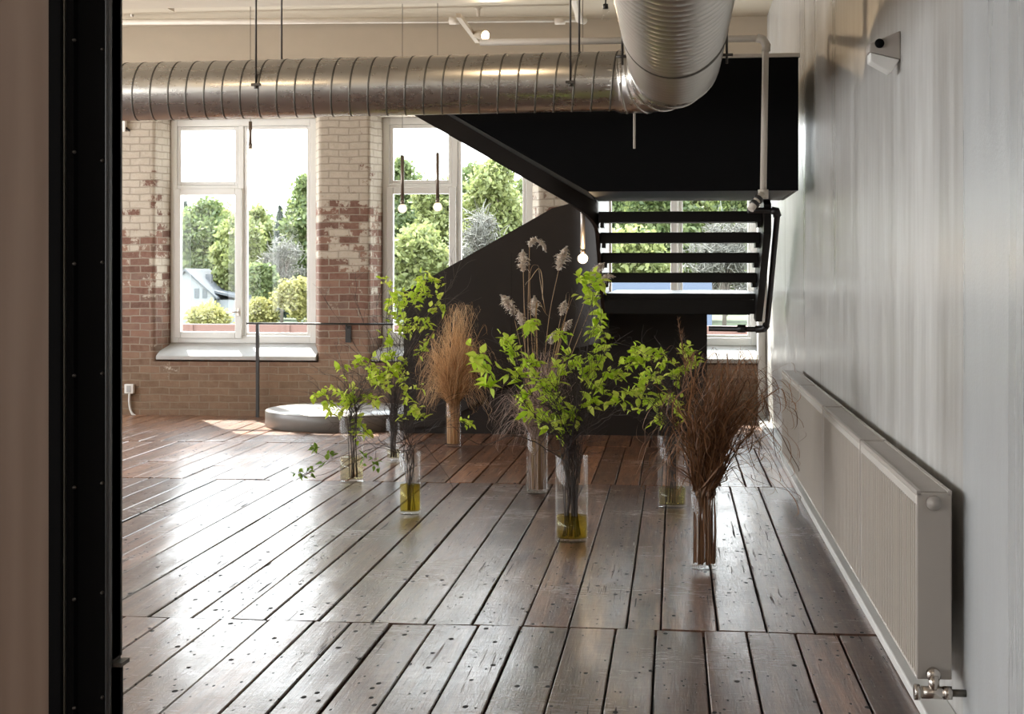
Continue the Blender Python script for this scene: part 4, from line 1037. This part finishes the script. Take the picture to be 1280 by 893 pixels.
# fine seed fluff of the mauve stems
# reeds with plumes
def reed(wp, pl, size, lab, seed, lean=0, droop=0):
    rr = random.Random(seed); V = VE
    a = rr.uniform(0,2*PI); q = V['r']*.6
    base = Vector((V['x']+q*math.cos(a)*.8, V['Y']+q*math.sin(a)*.8, .03)); rim = Vector((V['x']+q*math.cos(a), V['Y']+q*math.sin(a), V['h']))
    dy = rr.uniform(-.15,.15)
    pts = [base, rim] + [P(x,y,V['Y']+dy*(i+1)/len(wp)) for i,(x,y) in enumerate(wp)]
    pp = crom(pts, 7); rt = thing('pampas_reed', base, lab, 'reed', 'pampas reeds in the tall arrangement')
    m = MB(); m.tube(pp, [.0038-.002*i/len(pp) for i in range(len(pp))], 6); m.build('stem', M['reed'], rt)
    m = MB(); s = SC(V['px'],V['Y']); ax0 = (pp[-1]-pp[-4]).normalized(); Lp = size/s; c0 = pp[-1]
    sg = lean
    for k in range(420):
        t = rr.random(); ax = (ax0 + Vector((sg*.9*t,0,-droop*t*1.4))).normalized()
        c = c0 - ax0*Lp*.15 + ax*(Lp*t)
        wd = Lp*.36*(math.sin(PI*min(1,.12+t*.95)))**.8
        d = (ax*.9 + Vector((rr.gauss(0,.75)+sg*.4,rr.gauss(0,.6),rr.gauss(-.05,.4)))).normalized()*wd*rr.uniform(.5,1.25)
        blade(m, [c, c+d*.55+Vector((0,0,.004)), c+d-Vector((0,0,.25*d.length))], Lp*.10, rr, 2)
    m.build('plume', M['plume'], rt)
RD = [
 ([(662,500),(660,400),(662,306)],(0,0),22,'topmost pampas reed, plume drooping to the right',1,.9,.9),
 ([(659,500),(656,420),(654,336)],(0,0),28,'second highest pampas reed with upright fluffy plume left of centre',2,0,.1),
 ([(676,500),(686,400),(699,334)],(0,0),32,'right-leaning pampas reed with long slim plume under the lit bulb',3,.15,0),
 ([(664,510),(652,440),(641,390)],(0,0),30,'leftmost pampas reed with plump pale plume',4,-.35,.1),
 ([(668,500),(668,440),(668,392)],(0,0),26,'middle pampas reed with short plume below the topmost pair',5,0,0),
 ([(664,500),(658,450),(652,405)],(0,0),20,'low pampas reed right of the leftmost plume',6,-.1,0),
 ([(678,500),(692,440),(702,392)],(0,0),20,'small pale pampas reed below the right-leaning long plume',7,.1,0),
 ([(680,510),(695,450),(706,412)],(0,0),18,'small grey pampas reed just left of top leaf cluster',8,.4,0),
 ([(676,510),(684,460),(689,428)],(0,0),18,'lowest pampas reed, plume just above the green leaves',9,.2,0),
 ([(684,510),(712,430),(742,345)],(0,0),24,'far-right brownish pampas reed behind the top leaf cluster',10,.4,0),
 ([(686,510),(720,430),(752,352)],(0,0),20,'rightmost wispy pampas reed by the stair edge',11,.5,.4),
]
for wp,pl,sz,lab,sd,ln,dr in RD: reed(wp,pl,sz,lab,sd,ln,dr)
m = MB(); rr = random.Random(44)
for wp in ([(664,470),(655,370),(664,348),(674,336),(678,352),(678,375)],[(668,480),(662,350),(672,332),(675,350),(680,380),(682,392)],[(672,480),(670,392),(674,378),(682,392),(692,400)],[(680,500),(700,420),(708,392),(716,372),(722,362)],[(684,500),(706,400),(712,370),(708,368),(706,390)]):
    blade(m, [Vector((VE['x']+rr.uniform(-.03,.03),VE['Y'],.03)),Vector((VE['x']+rr.uniform(-.03,.03),VE['Y'],VE['h']))]+[P(x,y,VE['Y']+rr.uniform(-.05,.05)) for x,y in wp], .014, rr, 6)
tag(m.build('reed_leaves', M['reed'], origin=(VE['x'],VE['Y'],.03)), 'bent tan reed leaves folding over between the plumes', 'dried leaves', kind='stuff')

# ---------------------------------------------------------------- light
w = bpy.data.worlds.new('sky'); S.world = w; w.use_nodes = True; nt = w.node_tree; nt.nodes.clear()
o = nt.nodes.new('ShaderNodeOutputWorld'); b = nt.nodes.new('ShaderNodeBackground')
tc = nt.nodes.new('ShaderNodeTexCoord'); sp = nt.nodes.new('ShaderNodeSeparateXYZ'); nt.links.new(tc.outputs['Generated'], sp.inputs[0])
rp = nt.nodes.new('ShaderNodeValToRGB'); rp.color_ramp.elements[0].position = 0; rp.color_ramp.elements[0].color = (1,1,1,1)
rp.color_ramp.elements[1].position = .8; rp.color_ramp.elements[1].color = (.78,.89,1,1)
nt.links.new(sp.outputs[2], rp.inputs[0]); nt.links.new(rp.outputs[0], b.inputs[0]); b.inputs[1].default_value = 8.5
nt.links.new(b.outputs[0], o.inputs[0])
def lamp(name, typ, loc, energy, col=(1,1,1), target=None, **k):
    l = bpy.data.lights.new(name, typ); l.energy = energy; l.color = col
    for a_, b_ in k.items(): setattr(l, a_, b_)
    ob = bpy.data.objects.new(name, l); COL.objects.link(ob); ob.location = loc
    if target is not None: ob.rotation_euler = (Vector(target)-Vector(loc)).to_track_quat('-Z','Y').to_euler()
    return ob
sd = Vector((.50,-.86,-1.18))
lamp('sun', 'SUN', (-20,40,40), 14, (1.0,.93,.82), Vector((-20,40,40))+sd, angle=.012)
def portal(name, loc, tgt, sx, sy):
    ob = lamp(name, 'AREA', loc, 1, target=tgt, shape='RECTANGLE', size=sx, size_y=sy); ob.data.cycles.is_portal = True
for i,(x0,x1) in enumerate(win):
    c = Vector(((x0+x1)/2, YW+.2, (ZW0+ZW1)/2)); portal('window_portal', c, c+Vector((0,-1,0)), x1-x0, ZW1-ZW0)
for y0,y1 in LW:
    c = Vector((XL-.45,(y0+y1)/2,2.02)); portal('window_portal', c, c+Vector((1,0,0)), y1-y0, 2.55)
wc = (1.0,.74,.46)
lamp('track_spot', 'SPOT', P(605,45,14.25)+Vector((.06,-.08,-.02)), 60, wc, P(690,70,12.9), spot_size=1.9, spot_blend=.8, shadow_soft_size=.04)
lamp('stair_bulb', 'POINT', bc+Vector((0,-.09,0)), 6, wc, shadow_soft_size=.04)
for x,y in ((-5.3,11.6),(-1.75,11.6),(-3.5,7.0)):   # warm track spots under the ceiling, washing beam and duct
    lamp('track_spot', 'SPOT', (x,y-1.0,3.55), 30, wc, (x,y+1.4,3.95), spot_size=2.4, spot_blend=1, shadow_soft_size=.06)
for x,y in ((-4.8,8.75),(-1.2,8.65)):
    lamp('track_spot', 'SPOT', (x,y-.5,3.7), 22, wc, (x,YD,zc), spot_size=1.0, spot_blend=.8, shadow_soft_size=.03)
lamp('rear_fill', 'AREA', (-.6,-1.2,3.6), 30, (1,.88,.74), (-.6,-1.0,0), shape='DISK', size=1.2)  # unseen fill light added behind the camera to brighten the wood panel

# ---------------------------------------------------------------- camera and colour
cd = bpy.data.cameras.new('camera'); cam = bpy.data.objects.new('camera', cd); COL.objects.link(cam)
cd.sensor_width = 36; cd.lens = F/1280*36; cd.shift_y = -(446.5-HY)/1280; cd.clip_start = .05; cd.clip_end = 1000
cam.location = (0,0,H); cam.rotation_euler = (PI/2,0,PHI)
S.camera = cam
S.view_settings.view_transform = 'Standard'; S.view_settings.look = 'None'; S.view_settings.gamma = 1; S.view_settings.use_curve_mapping = False
S.view_settings.exposure = 0.2
S.cycles.max_bounces = 10; S.cycles.transparent_max_bounces = 32; S.cycles.sample_clamp_indirect = 6; S.cycles.caustics_reflective = False; S.cycles.caustics_refractive = False
